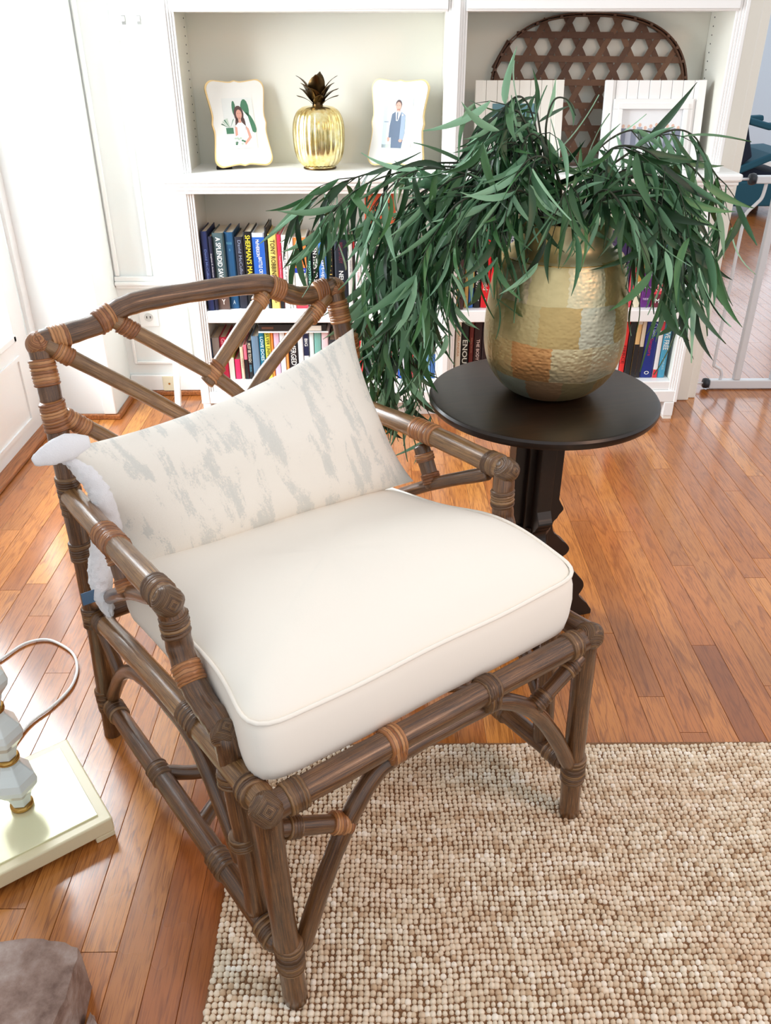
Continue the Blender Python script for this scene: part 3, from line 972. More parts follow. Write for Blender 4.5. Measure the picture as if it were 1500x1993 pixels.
# ------------------------------------------------------------------ things on the ledge
def scallop(w, h, n=20):
    """half sizes; scrolled rectangular outline"""
    pts = []
    def seg(p0, p1, b, peak):
        for i in range(n):
            t = i / n
            # concave with a small central point
            bow = -b * sin(pi * t) ** 1.3 + peak * math.exp(-((t - .5) / .07) ** 2)
            d = Vector((p1[0] - p0[0], p1[1] - p0[1])); nn = Vector((d.y, -d.x)).normalized()
            pts.append((p0[0] + d.x * t + nn.x * bow, p0[1] + d.y * t + nn.y * bow))
    r = .026
    def arc(cx, cy, a0):
        for i in range(8):
            a = a0 + (i / 8) * pi / 2
            pts.append((cx + r * cos(a), cy + r * sin(a)))
    seg((w, -h + r), (w, h - r), .012, .006)
    arc(w - r, h - r, 0)
    seg((w - r, h), (-w + r, h), .007, .005)
    arc(-w + r, h - r, pi / 2)
    seg((-w, h - r), (-w, -h + r), .012, .006)
    arc(-w + r, -h + r, pi)
    seg((-w + r, -h), (w - r, -h), .007, .005)
    arc(w - r, -h + r, 3 * pi / 2)
    return pts


XZ = Matrix(((1, 0, 0, 0), (0, 0, 1, 0), (0, 1, 0, 0), (0, 0, 0, 1)))   # poly xy -> world xz, extrude +y


def shape(mb, pts, y, mi, off=(0, 0), sc=(1, 1)):
    m = XZ.copy(); m.translation = Vector((0, y, 0))
    mb.prism([(off[0] + p[0] * sc[0], off[1] + p[1] * sc[1]) for p in pts][::-1], m, .0004, mi)


def ell(cx, cy, rx, ry, n=14, rot=0):
    return [(cx + rx * cos(2 * pi * k / n) * cos(rot) - ry * sin(2 * pi * k / n) * sin(rot), cy + rx * cos(2 * pi * k / n) * sin(rot) + ry * sin(2 * pi * k / n) * cos(rot)) for k in range(n)]


def portrait_frame(label, loc, yaw, lean, kind):
    t = thing('picture_frame', label, 'picture frame', loc, (radians(-lean), 0, radians(yaw)), 'scalloped wedding portrait frames')
    w, h = .098, .131
    out = scallop(w, h)
    ctr = Vector((0, h + .006, 0))
    def ring(s, y, hh, mat, name):
        m = XZ.copy(); m.translation = Vector((0, y, h + .006))
        b = MB(); b.prism([(p[0] * s[0], p[1] * s[1]) for p in out][::-1], m, hh)
        return b.build(name, mat, t)
    ring((1, 1), 0, .010, M_paleedge, 'gold_edge')
    ring((.955, .968), -.003, .004, M_enamel, 'enamel_mat')
    c = h + .006
    ph = MB()
    ph.box(-.050, .050, -.0042, -.0032, c - .076, c + .076, 0)
    mats = [colm(k) for k in ((232, 236, 234), (70, 126, 96), (84, 62, 60), (222, 164, 146), (240, 240, 242), (196, 212, 196), (44, 54, 50), (92, 110, 134), (198, 214, 224), (150, 168, 190))]
    S_ = lambda pts, mi, k: shape(ph, [(p[0], p[1] + c) for p in pts], -.0042 - k * .0003, mi)
    if kind == 'bride':
        S_(ell(.022, .040, .014, .032), 1, 1); S_(ell(.036, .002, .012, .034, rot=.4), 1, 1); S_(ell(-.014, .046, .006, .022), 1, 1)
        rr = random.Random(2)
        for k in range(9):
            a = rr.uniform(.3, 2.8)
            bx, by = -.034, -.014
            S_([(bx, by), (bx + .030 * cos(a) - .002, by + .030 * sin(a)), (bx + .030 * cos(a) + .002, by + .030 * sin(a) + .002)], 1 if k % 2 else 5, 1)
        S_([(-.048, -.012), (-.024, -.012), (-.024, -.03), (-.048, -.03)], 1, 1)
        S_([(.010, .046), (.030, .02), (.049, -.074), (.010, -.074)], 4, 2)          # veil
        S_(ell(0, .028, .016, .025), 2, 3); S_(ell(-.009, -.006, .006, .024), 2, 3); S_(ell(.013, -.006, .006, .024), 2, 3)
        S_([(-.017, -.008), (-.004, .004), (.006, .004), (.018, -.008), (.016, -.04), (.024, -.075), (-.022, -.075), (-.013, -.04)], 4, 4)
        S_(ell(.0005, .027, .0095, .0145), 3, 5); S_([(-.004, .016), (.005, .016), (.005, .002), (-.004, .002)], 3, 5)
        S_([(-.018, -.008), (-.011, -.012), (-.012, -.045), (-.020, -.045)], 3, 5)
        S_([(.018, -.008), (.026, -.016), (.033, -.044), (.010, -.066), (.008, -.058), (.024, -.042)], 3, 5)
        S_(ell(-.010, -.054, .018, .019), 4, 6)
        for k in range(10):
            a = rr.uniform(0, 6.28); q = rr.uniform(.006, .018)
            S_(ell(-.010 + q * cos(a), -.054 + q * sin(a), .004, .003), 5 if k % 3 else 1, 7)
        S_(ell(-.003, .030, .001, .0008, 8), 6, 7); S_(ell(.0045, .030, .001, .0008, 8), 6, 7)
        S_([(-.002, .019), (.004, .019), (.003, .0175), (-.001, .0175)], 3, 7)
    else:
        S_([(-.05, .076), (.05, .076), (.05, .052), (-.02, .07), (-.05, .062)], 8, 1); S_([(-.05, -.076), (-.036, -.076), (-.036, .05), (-.05, .05)], 8, 1)
        S_([(-.046, .004), (-.03, .004), (-.03, .001), (-.046, .001)], 9, 1)
        S_(ell(.036, -.002, .012, .024), 5, 1); S_([(-.05, -.076), (.05, -.076), (.05, -.062), (-.05, -.066)], 5, 1)
        S_([(-.020, .026), (-.008, .034), (.012, .034), (.026, .024), (.027, -.03), (.022, -.05), (.018, -.076), (-.018, -.076), (-.019, -.044), (-.028, -.046), (-.026, -.01)], 7, 2)
        S_([(.012, .034), (.026, .024), (.027, -.03), (.022, -.05), (.010, -.052), (.012, 0)], 9, 3)
        S_([(-.008, .034), (.012, .034), (.001, .006), (-.005, .006)], 4, 4); S_([(-.003, .032), (.001, .032), (.001, .01), (-.003, .008)], 7, 5)
        S_(ell(.001, .055, .0105, .014), 2, 4); S_(ell(.001, .050, .009, .0125), 3, 5); S_([(-.004, .042), (.006, .042), (.007, .034), (-.005, .034)], 3, 5)
        S_(ell(-.003, .052, .001, .0008, 8), 6, 6); S_(ell(.0045, .052, .001, .0008, 8), 6, 6)
        S_(ell(-.028, -.05, .004, .007), 3, 5); S_(ell(.014, -.053, .006, .005), 3, 5)
        S_(ell(.017, .024, .003, .003), 4, 6)
    ph.build('photograph', mats, t)
    e = MB()
    m = Matrix.Translation((0, .0105, c))
    e.prism([(-.06, -.12), (.06, -.12), (.06, .10), (-.06, .10)], m @ XZ, .003)
    e.prism([(-.035, -.128), (.02, -.128), (.0, -.01), (-.02, -.01)], Matrix.Translation((0, .014, c)) @ Matrix.Rotation(radians(lean + 14), 4, 'X') @ XZ, .003)
    e.build('easel_back', M_black, t)
    return t


pf = portrait_frame('scalloped ivory frame with a bride portrait left of the pineapple', (-.449, 2.968, LED + .001), 24, 14, 'bride')
pf = portrait_frame('scalloped ivory frame with a groom portrait right of the pineapple', (.045, 2.968, LED + .001), -20, 13, 'groom')
# black velvet wedge leg seen left of the bride frame
MB().prism([(0, 0), (.05, 0), (.05, .075), (.022, .062), (0, .04)], Matrix.Translation((-.092, .022, -.028)) @ Matrix.Rotation(radians(14), 4, 'X') @ XZ, .012).build('easel_leg', M_black, [o for o in COL.objects if o.name == 'picture_frame'][0])

# pineapple
t = thing('pineapple_ornament', 'gold ribbed glass pineapple ornament with dark brass leaves on the ledge', 'ornament', (-.203, 2.975, LED + .0005))
prof = [(.050, 0), (.054, .003), (.052, .008), (.062, .016), (.074, .034), (.081, .062), (.0835, .095), (.083, .125), (.078, .150), (.068, .170), (.054, .182), (.040, .186), (.018, .187), (.001, .187)]
pr, _ = smooth_path([(p[0], p[1], 0) for p in prof], 3, [0] * len(prof))
NR = 26
MB().lathe([(p.x, p.y) for p in pr], NR * 6, 0, (0, 0, 0), lambda a, z: 1 + (.035 * abs(sin(a * NR / 2)) - .02 if .010 < z < .178 else 0)).build('body', M_gold, t, True)
MB().lathe([(.053, -.0), (.055, .002), (.053, .006)], 40).build('base_ring', M_darkbrass, t, True)
MB().lathe([(.018, .186), (.016, .192), (.013, .205), (.012, .22), (.004, .225)], 16).build('crown_stem', M_darkbrass, t, True)


def brass_leaf(ang, z0, L, up, w):
    vs, fs = [], []
    n = 9
    for i in range(n):
        s = i / (n - 1)
        r = .010 + L * (s * .55 + .45 * s * s) * cos(up * (1 - .0))
        zz = z0 + L * sin(up) * (s * 1.15 - .30 * s ** 2.5)
        ww = w * (sin(pi * min(1, s * .95 + .12)) ** .75) * (1 - .25 * s)
        if i == n - 1: ww = .0004
        for k in (-1, 0, 1):
            vs.append((r - (.004 if k == 0 else 0), k * ww, zz - (.003 if k == 0 else 0)))
    for i in range(n - 1):
        for k in range(2):
            a = i * 3 + k
            fs.append((a, a + 1, a + 4, a + 3))
    m = Matrix.Rotation(ang, 4, 'Z')
    vs = [m @ Vector((v[0] * 1.32, v[1] * 1.8, .186 + (v[2] - .186) * 1.2)) for v in vs]
    return vs, fs


lf = [(-pi / 2, .205, .070, 1.35, .017), (.05, .205, .075, 1.0, .013), (pi * .97, .205, .075, 1.0, .013), (pi / 2.2, .205, .080, 1.15, .013), (-2.5, .200, .062, .95, .013), (-.35, .200, .062, .95, .012),
      (-1.9, .196, .050, 1.0, .013), (2.6, .194, .058, .75, .010), (.35, .194, .060, .72, .010), (-1.2, .190, .036, 1.0, .012), (-2.95, .188, .050, .62, .008), (-.1, .188, .052, .6, .010), (1.3, .2, .06, .9, .012)]
for a in lf:
    vs, fs = brass_leaf(*a)
    b = MB(); b.add(vs, fs)
    o = b.build('crown_leaf', M_darkbrass, t, True)
    sm = o.modifiers.new('s', 'SOLIDIFY'); sm.thickness = .0009

# tobacco basket leaning in the right bay
bk = thing('woven_basket', 'large brown open-weave rounded basket tray leaning against the back of the right bay', 'basket', (.678, 3.035, LED + .001), (radians(-7), radians(.6), 0))
BWd, BH = .322, .445


def in_out(x, z):
    # dome top, rounded bottom corners
    zc = .20
    if z >= zc: return (abs(x) / BWd) ** 2.5 + ((z - zc) / (BH - zc)) ** 2.5 <= 1
    return (abs(x) / BWd) ** 3 + ((zc - z) / zc) ** 3 <= 1


def clip(p, d):
    ts = [k * .002 for k in range(-500, 501)]
    ins = [t_ for t_ in ts if in_out(p[0] + d[0] * t_, p[1] + d[1] * t_)]
    return (ins[0], ins[-1]) if ins else None


HS = .068
for fam, ang in enumerate((0, 60, 120)):
    d = (cos(radians(ang)), sin(radians(ang)))
    nn = (-d[1], d[0])
    for k in range(-9, 10):
        off = (k + .5) * HS
        p = (0 + nn[0] * off, .215 + nn[1] * off)
        c = clip(p, d)
        if not c or c[1] - c[0] < .05: continue
        b = MB()
        w = .0092
        nseg = max(4, int((c[1] - c[0]) / .0393))
        vs = []
        for i in range(nseg + 1):
            tt = c[0] + (c[1] - c[0]) * i / nseg
            ph_ = .0016 * cos(pi * i) + fam * .0012
            for sgn in (-1, 1):
                for yy in (0, .0012):
                    vs.append((p[0] + d[0] * tt + nn[0] * w * sgn, ph_ + yy, p[1] + d[1] * tt + nn[1] * w * sgn))
        fs, uv = [], []
        for i in range(nseg):
            a = i * 4
            for (q0, q1) in ((0, 2), (3, 1), (2, 3), (1, 0)):
                fs.append((a + q0, a + q1, a + 4 + q1, a + 4 + q0))
                uv.append([(.1, i * .04), (.9, i * .04), (.9, i * .04 + .04), (.1, i * .04 + .04)])
        b.add(vs, fs, uv)
        b.build('weave_strip', M_basket, bk)
rim = []
for k in range(97):
    a = 2 * pi * k / 96
    ex = 2.5 if sin(a) >= 0 else 3
    hh = (BH - .20) if sin(a) >= 0 else .20
    rim.append((BWd * math.copysign(abs(cos(a)) ** (2 / ex), cos(a)), .20 + hh * math.copysign(abs(sin(a)) ** (2 / ex), sin(a))))
for s, y0, hgt in ((1.0, -.016, .030), (.975, -.010, .022)):
    b = MB()
    vs, fs, uv = [], [], []
    for i, (x_, z_) in enumerate(rim):
        for yy in (y0, y0 + hgt): vs.append((x_ * s, yy, .2 + (z_ - .2) * s))
    for i in range(96):
        fs.append((i * 2, i * 2 + 1, i * 2 + 3, i * 2 + 2)); uv.append([(0, i * .02), (1, i * .02), (1, i * .02 + .02), (0, i * .02 + .02)])
    b.add(vs, fs, uv)
    o = b.build('rim_band', M_basket, bk, True)
    sm = o.modifiers.new('s', 'SOLIDIFY'); sm.thickness = .003; sm.offset = 0
b = MB()
for k in range(30):
    x_, z_ = rim[int(k * 96 / 30)]
    b.box(x_ * .985 - .004, x_ * .985 + .004, -.018, .016, .2 + (z_ - .2) * .985 - .004, .2 + (z_ - .2) * .985 + .004)
o = b.build('rim_lashing', M_basket, bk); o['kind'] = 'stuff'


def bead_frame(label, x, y, w, h, lean, yaw, inner, kind):
    t = thing('picture_frame', label, 'picture frame', (x, y, LED + .001), (radians(-lean), 0, radians(yaw)), 'white bead-board picture frames')
    i0, i1, j0, j1 = inner
    nb_ = int(w / .033)
    for k in range(nb_):
        xa, xb = -w / 2 + k * w / nb_ + .0005, -w / 2 + (k + 1) * w / nb_ - .0005
        MB().box(xa, xb, 0, .012, 0, h, 0, .0012).build('bead_board', M_white if kind else M_cream, t)
    for s in (-1, 1):
        MB().box(min(s * w / 2, s * (w / 2 - .026)), max(s * w / 2, s * (w / 2 - .026)), -.006, -.0002, 0, h, 0, .0015).build('edge_batten', M_white if kind else M_cream, t)
    m = MB()
    if kind:
        for e, y1 in ((.030, -.010), (.016, -.014)):
            for (a, b_, c, d_) in ((i0 - e, i1 + e, j1, j1 + e), (i0 - e, i1 + e, j0 - e, j0), (i0 - e, i0, j0, j1), (i1, i1 + e, j0, j1)):
                m.box(a, b_, y1, -.0002, c, d_, 0, .002)
        m.build('inner_molding', M_white, t)
    ph = MB()
    ph.box(i0, i1, -.0022, -.0004, j0, j1, 0)
    rr = random.Random(9)
    if kind:
        for k in range(11):
            cx = i0 + .008 + (i1 - i0 - .016) * k / 10
            zz = j0 + (j1 - j0) * (.60 + rr.uniform(-.04, .04))
            shape(ph, ell(cx, zz, .005, .006, 8), -.0027, 1)
            shape(ph, [(cx - .009, zz - .006), (cx + .009, zz - .006), (cx + .009, j0 + .008), (cx - .009, j0 + .008)], -.0025, 2 + (k % 2))
        mats = [colm((236, 238, 240)), colm((226, 190, 172)), colm((120, 128, 146)), colm((170, 176, 190))]
    else:
        for k in range(7):
            cx = i0 + .006 + (i1 - i0 - .012) * k / 6
            zz = j0 + (j1 - j0) * (.45 + rr.uniform(-.08, .1))
            shape(ph, ell(cx, zz, .005, .006, 8), -.0027, 1)
            shape(ph, [(cx - .007, zz - .006), (cx + .007, zz - .006), (cx + .007, j0), (cx - .007, j0)], -.0025, 2 + (k % 2))
        mats = [colm((92, 138, 150)), colm((220, 170, 150)), colm((230, 226, 224)), colm((60, 66, 90))]
    ph.build('photograph', mats, t)
    MB().box(-.03, .03, .0125, .016, 0, h * .8).build('backing', M_clamp, t)
    return t


bead_frame('cream bead-board frame with a small blue group photo, left of the vase foliage top', .444, 2.935, .285, .262, 8, 3, (-.085, .06, .10, .195), 0)
bead_frame('white bead-board frame with a molded inset wedding group photo on the right', .872, 2.925, .318, .262, 9, -2, (-.098, .094, .055, .178), 1)

# ------------------------------------------------------------------ rug
RX0, RX1, RY0, RY1 = -.266, .93, .42, 1.226
rug = link('area_rug', MB().box(RX0, RX1, RY0, RY1, .0006, .006).mesh('area_rug'), M_rugback)
tag(rug, 'chunky natural jute loop rug under the front of the rattan chair', 'rug')
rs = np.random.RandomState(4)
px_, py_ = .0090, .0092
nx, ny = int((RX1 - RX0) / px_), int((RY1 - RY0) / py_)
seg, rg = 7, 3
tv, tf = [], []
for j in range(rg):
    ph_ = (pi / 2) * j / rg
    for k in range(seg):
        a = 2 * pi * k / seg
        tv.append((cos(a) * cos(ph_), sin(a) * cos(ph_), sin(ph_)))
tv.append((0, 0, 1))
for j in range(rg - 1):
    for k in range(seg):
        tf.append((j * seg + k, j * seg + (k + 1) % seg, (j + 1) * seg + (k + 1) % seg)); tf.append((j * seg + k, (j + 1) * seg + (k + 1) % seg, (j + 1) * seg + k))
for k in range(seg): tf.append(((rg - 1) * seg + k, (rg - 1) * seg + (k + 1) % seg, rg * seg))
tv, tf = np.array(tv), np.array(tf)
ii, jj = np.meshgrid(np.arange(nx), np.arange(ny), indexing='ij')
ii, jj = ii.ravel(), jj.ravel()
K = len(ii)
wv = .0022 * np.sin(ii * .11 + 1) + .0015 * np.sin(ii * .31)
cx = RX0 + (ii + .5) * px_ + rs.normal(0, .0008, K) + .0016 * np.sin(jj * .23)
cy = RY0 + (jj + .5) * py_ + rs.normal(0, .0006, K) + wv
cy = np.clip(cy, RY0, RY1)
sz = np.exp(rs.normal(0, .13, K))
rx, ry, rz = .0050 * sz, .0047 * sz, .0068 * np.exp(rs.normal(0, .14, K))
rot = rs.normal(.35, .35, K)
x_, y_, z_ = tv[:, 0][None] * rx[:, None], tv[:, 1][None] * ry[:, None], tv[:, 2][None] * rz[:, None]
X = cx[:, None] + x_ * np.cos(rot)[:, None] - y_ * np.sin(rot)[:, None]
Y = cy[:, None] + x_ * np.sin(rot)[:, None] + y_ * np.cos(rot)[:, None]
Z = .0052 + z_
V = np.stack([X, Y, Z], -1).reshape(-1, 3)
Fc = (tf[None] + (np.arange(K) * len(tv))[:, None, None]).reshape(-1, 3)
me = bpy.data.meshes.new('jute_loops')
me.vertices.add(len(V)); me.vertices.foreach_set('co', V.ravel())
me.loops.add(Fc.size); me.loops.foreach_set('vertex_index', Fc.ravel().astype(np.int32))
me.polygons.add(len(Fc)); me.polygons.foreach_set('loop_start', np.arange(0, Fc.size, 3, dtype=np.int32))
me.update(calc_edges=True)
me.polygons.foreach_set('use_smooth', [True] * len(Fc))
atr = me.attributes.new('tone', 'FLOAT', 'POINT')
tone = np.clip(.5 + rs.normal(0, .24, K) + .18 * np.sin(jj * .9 + ii * .02), 0, 1)
atr.data.foreach_set('value', np.repeat(tone, len(tv)).astype(np.float32))
o = link('jute_loops', me, M_rug, rug)
o['kind'] = 'stuff'

# ------------------------------------------------------------------ rattan armchair
CH = thing('rattan_armchair', 'brown rattan pole armchair with leather bound joints and lattice back', 'armchair', (-.134, .71, 0), (0, 0, radians(35.586)))
R = .0182
RUGZ = .0115
U_ = [0]


def pole(name, pts, r=R, mat=None, k=6, n=14, taper=None):
    P = smooth_path(pts, k) if len(pts) > 2 else [Vector(pts[0]).lerp(Vector(pts[1]), i / 4) for i in range(5)]
    m = len(P)
    # knotty irregular cane, rounded ends
    rr = [r * (1 + .028 * sin(i * 1.9 + U_[0]) + .015 * sin(i * .7)) for i in range(m)]
    d0 = (P[0] - P[1]).normalized(); d1 = (P[-1] - P[-2]).normalized()
    P = [P[0] + d0 * r * .35, P[0] + d0 * r * .22] + P + [P[-1] + d1 * r * .22, P[-1] + d1 * r * .35]
    rr = [r * .55, r * .86] + rr + [r * .86, r * .55]
    U_[0] += 1.3
    return MB().tube(P, rr, n, vs0=U_[0]).build(name, mat or M_rattan, CH, True)


def bind(p0, p1, r=R, turns=6, mat=None, cross=False):
    """leather wrapped round a pole between p0 and p1"""
    p0, p1 = Vector(p0), Vector(p1)
    m = turns * 4
    P, rr = [], []
    for i in range(m + 1):
        s = i / m
        P.append(p0.lerp(p1, s))
        q = abs(sin(pi * turns * s))
        rr.append(r * 1.02 + .0008 + (.0013 + .0006 * sin(i * 2.3 + U_[0])) * q ** .6 - (.0012 if i in (0, m) else 0))
    U_[0] += .77
    b = MB().tube(P, rr, 16, vs0=U_[0])
    # tilt alternate rings for a hand-wound look
    n = 16
    d = (p1 - p0).normalized()
    rnd_ = random.Random(int(U_[0] * 100))
    tl = rnd_.uniform(-.25, .25)
    vs = []
    for i, v in enumerate(b.v):
        v = Vector(v)
        k = i % n
        vs.append(tuple(v + d * (tl * r * cos(2 * pi * k / n + 1)) * (1 if 0 < i // n < m else .6)))
    b.v = vs
    return b.build('leather_binding', mat or M_bind, CH, True)


def knob(c, axes, r=R, mat=None):
    """criss-cross wrapped corner where poles meet"""
    c = Vector(c)
    vs, fs = [], []
    n, m = 40, 30
    ax = Vector(axes).normalized()
    q = ax.to_track_quat('Z', 'Y')
    for j in range(m + 1):
        th = pi * j / m
        for k in range(n):
            a = 2 * pi * k / n
            x_, y_ = sin(th) * cos(a), sin(th) * sin(a)
            dm = abs(x_) + abs(y_) * 1.15 if th < pi / 2 else 2.2 - abs(x_) * .6
            rad = r * 1.17 * (1 + .050 * abs(sin(7.2 * dm + .5)) + .17 * max(0, cos(th)) ** 5 + .035 * cos(4 * a) * sin(th) ** 2)
            vs.append(c + q @ (Vector((x_, y_, cos(th))) * rad))
    uv = []
    for j in range(m):
        for k in range(n):
            fs.append((j * n + k, j * n + (k + 1) % n, (j + 1) * n + (k + 1) % n, (j + 1) * n + k))
            def uq(kk, jj):
                th = pi * jj / m; a = 2 * pi * kk / n
                dm = (abs(sin(th) * cos(a)) + abs(sin(th) * sin(a)))
                return (dm * 1.15 if th < pi / 2 else 2.6 - dm * 1.15, kk / n * .02)
            uv.append([uq(k, j), uq(k + 1, j), uq(k + 1, j + 1), uq(k, j + 1)])
    b = MB(); b.add(vs, fs, uv)
    return b.build('leather_knot', M_knot_dark if mat is M_bind_dark else M_knot, CH, True)


WD = .585
# legs and posts
pole('front_leg', [(.003, 0, RUGZ), (-.006, 0, .22), (-.012, 0, .432)])
pole('front_leg', [(WD, 0, RUGZ), (.573, 0, .19), (.560, 0, .432)])
pole('back_post', [(-.022, .70, .001), (-.012, .687, .30), (-.008, .682, .56), (-.002, .70, .72), (.003, .722, .825)], k=5)
pole('back_post', [(WD + .02, .70, .001), (.592, .687, .30), (.588, .682, .56), (.575, .70, .72), (.566, .722, .83)], k=5)
# top rail, pagoda shaped
pole('top_rail', [(.003, .722, .826), (.05, .722, .830), (.10, .722, .837), (.125, .722, .849), (.15, .722, .858), (.19, .722, .8625), (.29, .722, .862), (.39, .722, .858), (.425, .722, .851), (.455, .722, .834), (.49, .722, .820), (.53, .722, .819), (.566, .722, .828)], R * .98, k=4)
# back lattice
r2 = R * .72
pole('back_strut', [(.012, .71, .822), (.25, .695, .62), (.36, .688, .47)], r2, M_rattan_light)
pole('back_strut', [(.128, .716, .840), (.30, .70, .700), (.40, .692, .58)], r2, M_rattan_light)
pole('back_strut', [(.412, .716, .838), (.285, .702, .715), (.278, .7015, .706)], r2, M_rattan_light)
pole('back_strut', [(.545, .712, .812), (.36, .696, .665), (.25, .688, .47)], r2, M_rattan_light)
pole('back_strut', [(.003, .694, .712), (.10, .69, .62), (.20, .688, .47)], r2, M_rattan_light)
pole('lower_back_rail', [(-.008, .686, .45), (.588, .686, .45)], R * .8)
pole('rear_seat_rail', [(-.010, .688, .305), (.590, .688, .305)], R)
# arms
ARM = {}
for sd, xa, xr in ((-1, -.012, -.008), (1, .600, .588)):
    rr = M_rattan_light
    zf = .600 if sd < 0 else .612
    pole('arm_rail', [(xr, .684, .566 if sd < 0 else .585), (xa, .47, .584 if sd < 0 else .600), (xa, .248, zf)], R * 1.06, rr)
    xi = xa + (.004 if sd < 0 else -.006)
    pole('arm_post', [(xa, .250, zf - .004), (xi, .243, .565), (xi, .238, .525), (xi, .216, .488), (xi, .175, .470), (xi, .135, .468), (xi, .112, .462)], R * 1.02)
    pole('arm_post', [(xi, .108, .468), (xi + (.003 if sd < 0 else -.003), .097, .30), (xi + (.006 if sd < 0 else -.004), .088, .118)], R)
    pole('side_seat_rail', [(xi - .001 * sd, .684, .305), (xi, .35, .378), (xi if sd < 0 else .57, .0, .430)], R, M_rattan_light if sd < 0 else M_rattan)
    pole('arm_brace', [(xi, .285, zf - .022), (xi, .45, .495), (xi, .668, .345)], R * .68)
    pole('arm_brace', [(xi, .470, .570), (xi, .432, .503)], R * .86)
    pole('side_stretcher', [(-.018 if sd < 0 else WD + .015, .690, .090), (-.004 if sd < 0 else WD + .002, .03, .115)], R * .96)
    pole('side_arch', [(xi - .004, .682, .105), (xi, .60, .215), (xi, .52, .285), (xi, .44, .325), (xi, .34, .350), (xi, .24, .352), (xi, .175, .300), (xi, .115, .215)], R * .74, k=5)
    pole('side_brace', [(xi, .662, .288), (xi, .60, .222)], R * .66)
    # bindings on each side
    bind((xr, .684 - .001, .604), (xr, .684, .528), R, 7, M_bind_dark if sd < 0 else M_bind)
    bind((xa, .50, .5805 if sd < 0 else .598), (xa, .435, .586 if sd < 0 else .603), R * 1.07, 7)
    bind((xi, .464, .560), (xi, .456, .546), R * .9, 3); bind((xi, .444, .525), (xi, .434, .507), R * .9, 4)
    knob((xa, .246, zf), (0, -1, .3), R * 1.0, M_bind_dark)
    bind((xa, .262, zf), (xa, .292, zf - .003), R * 1.08, 4, M_bind_dark)
    bind((xi, .245, .578), (xi, .243, .545), R * 1.02, 4, M_bind_dark)
    bind((xi, .2295, .503), (xi, .207, .482), R * 1.04, 4)
    knob((xi, .112, .464), (0, -.4, 1), R * .95, M_bind_dark)
    bind((xi, .108, .405), (xi, .107, .380), R * 1.05, 4, M_bind_dark)
    bind((xi, .255, .3965), (xi, .200, .404), R * 1.05, 6, M_bind_dark)
    bind((xi, .655, .310), (xi, .625, .317), R * 1.02, 4, M_bind_dark)
    bind((-.0165 if sd < 0 else WD + .014, .675, .0905), (-.0165 if sd < 0 else WD + .013, .635, .092), R * 1.0, 5, M_bind_dark)
    bind((-.0125 if sd < 0 else WD + .009, .465, .0985), (-.012 if sd < 0 else WD + .008, .425, .100), R * 1.0, 5, M_bind_dark)
    bind((-.009 if sd < 0 else WD + .0055, .225, .1077), (-.008 if sd < 0 else WD + .004, .18, .1095), R * 1.0, 5, M_bind_dark)
    bind((-.005 if sd < 0 else WD + .003, .072, .1135), (-.004 if sd < 0 else WD + .002, .035, .1148), R * 1.0, 4, M_bind_dark)
    bind((xi + .001, .100, .285), (xi + .001, .098, .262), R * 1.04, 3, M_bind_dark)
    bind((-.0195 if sd < 0 else WD + .018, .6985, .125), (-.0185 if sd < 0 else WD + .017, .697, .07), R * 1.04, 7, M_bind_dark)
    bind((-.0125 if sd < 0 else .5925, .687, .33), (-.013 if sd < 0 else .5935, .688, .285), R * 1.03, 6, M_bind_dark)
    bind((-.009 if sd < 0 else .588, .6835, .475), (-.010 if sd < 0 else .589, .684, .435), R * 1.03, 6, M_bind_dark)
    bind((-.0035 if sd < 0 else .578, .694, .735), (-.004 if sd < 0 else .580, .690, .685), R * 1.04, 7)
    bind((.000 if sd < 0 else .569, .717, .800), (-.001 if sd < 0 else .572, .706, .757), R * 1.04, 7)
    knob((.003 if sd < 0 else .566, .722, .822), (1, 0, .2), R * .98)
    bind((.02 if sd < 0 else .549, .722, .8265), (.05 if sd < 0 else .522, .722, .829 if sd < 0 else .819), R * 1.02, 5)
# front rail, arch and braces
pole('front_rail', [(-.012, -.002, .432), (.27, -.002, .434), (.560, -.002, .432)], R * 1.04)
pole('front_arch', [(.022, -.001, .128), (.06, -.001, .232), (.103, -.001, .326), (.145, -.001, .385), (.180, -.001, .402), (.26, -.001, .404), (.345, -.001, .402), (.385, -.001, .392), (.45, -.001, .338), (.51, -.001, .250), (.562, -.001, .150)], R * .74, k=5)
pole('front_brace', [(-.005, -.001, .392), (.103, -.001, .326)], R * .68)
pole('front_brace', [(.553, -.001, .398), (.45, -.001, .338)], R * .68)
bind((.165, -.002, .433), (.190, -.002, .433), R * 1.12, 4)
bind((.1675, -.002, .423), (.1885, -.002, .423), R * 1.22, 4)
bind((.335, -.002, .434), (.360, -.002, .434), R * 1.12, 4, M_bind_dark)
bind((.337, -.002, .423), (.358, -.002, .423), R * 1.22, 4, M_bind_dark)
bind((.078, -.001, .3425), (.108, -.001, .322), R * .76, 4)
bind((.012, -.001, .381), (.03, -.001, .370), R * .72, 4, M_bind_dark)
bind((.455, -.001, .343), (.480, -.001, .357), R * .74, 5, M_bind_dark)
bind((.52, -.001, .380), (.538, -.001, .390), R * .74, 3, M_bind_dark)
knob((-.013, -.003, .434), (-.3, -1, .9), R * 1.02, M_bind_dark)
knob((.561, -.003, .434), (.3, -.6, .9), R * 1.02, M_bind_dark)
bind((.012, -.002, .432), (.04, -.002, .432), R * 1.1, 5, M_bind_dark)
bind((.535, -.002, .432), (.51, -.002, .432), R * 1.1, 4, M_bind_dark)
bind((-.012, .03, .4265), (-.010, .055, .4225), R * 1.05, 4, M_bind_dark)
bind((-.001, 0, .155), (.0005, 0, .095), R * 1.05, 7, M_bind_dark)
bind((.576, 0, .160), (.579, 0, .10), R * 1.05, 7, M_bind_dark)
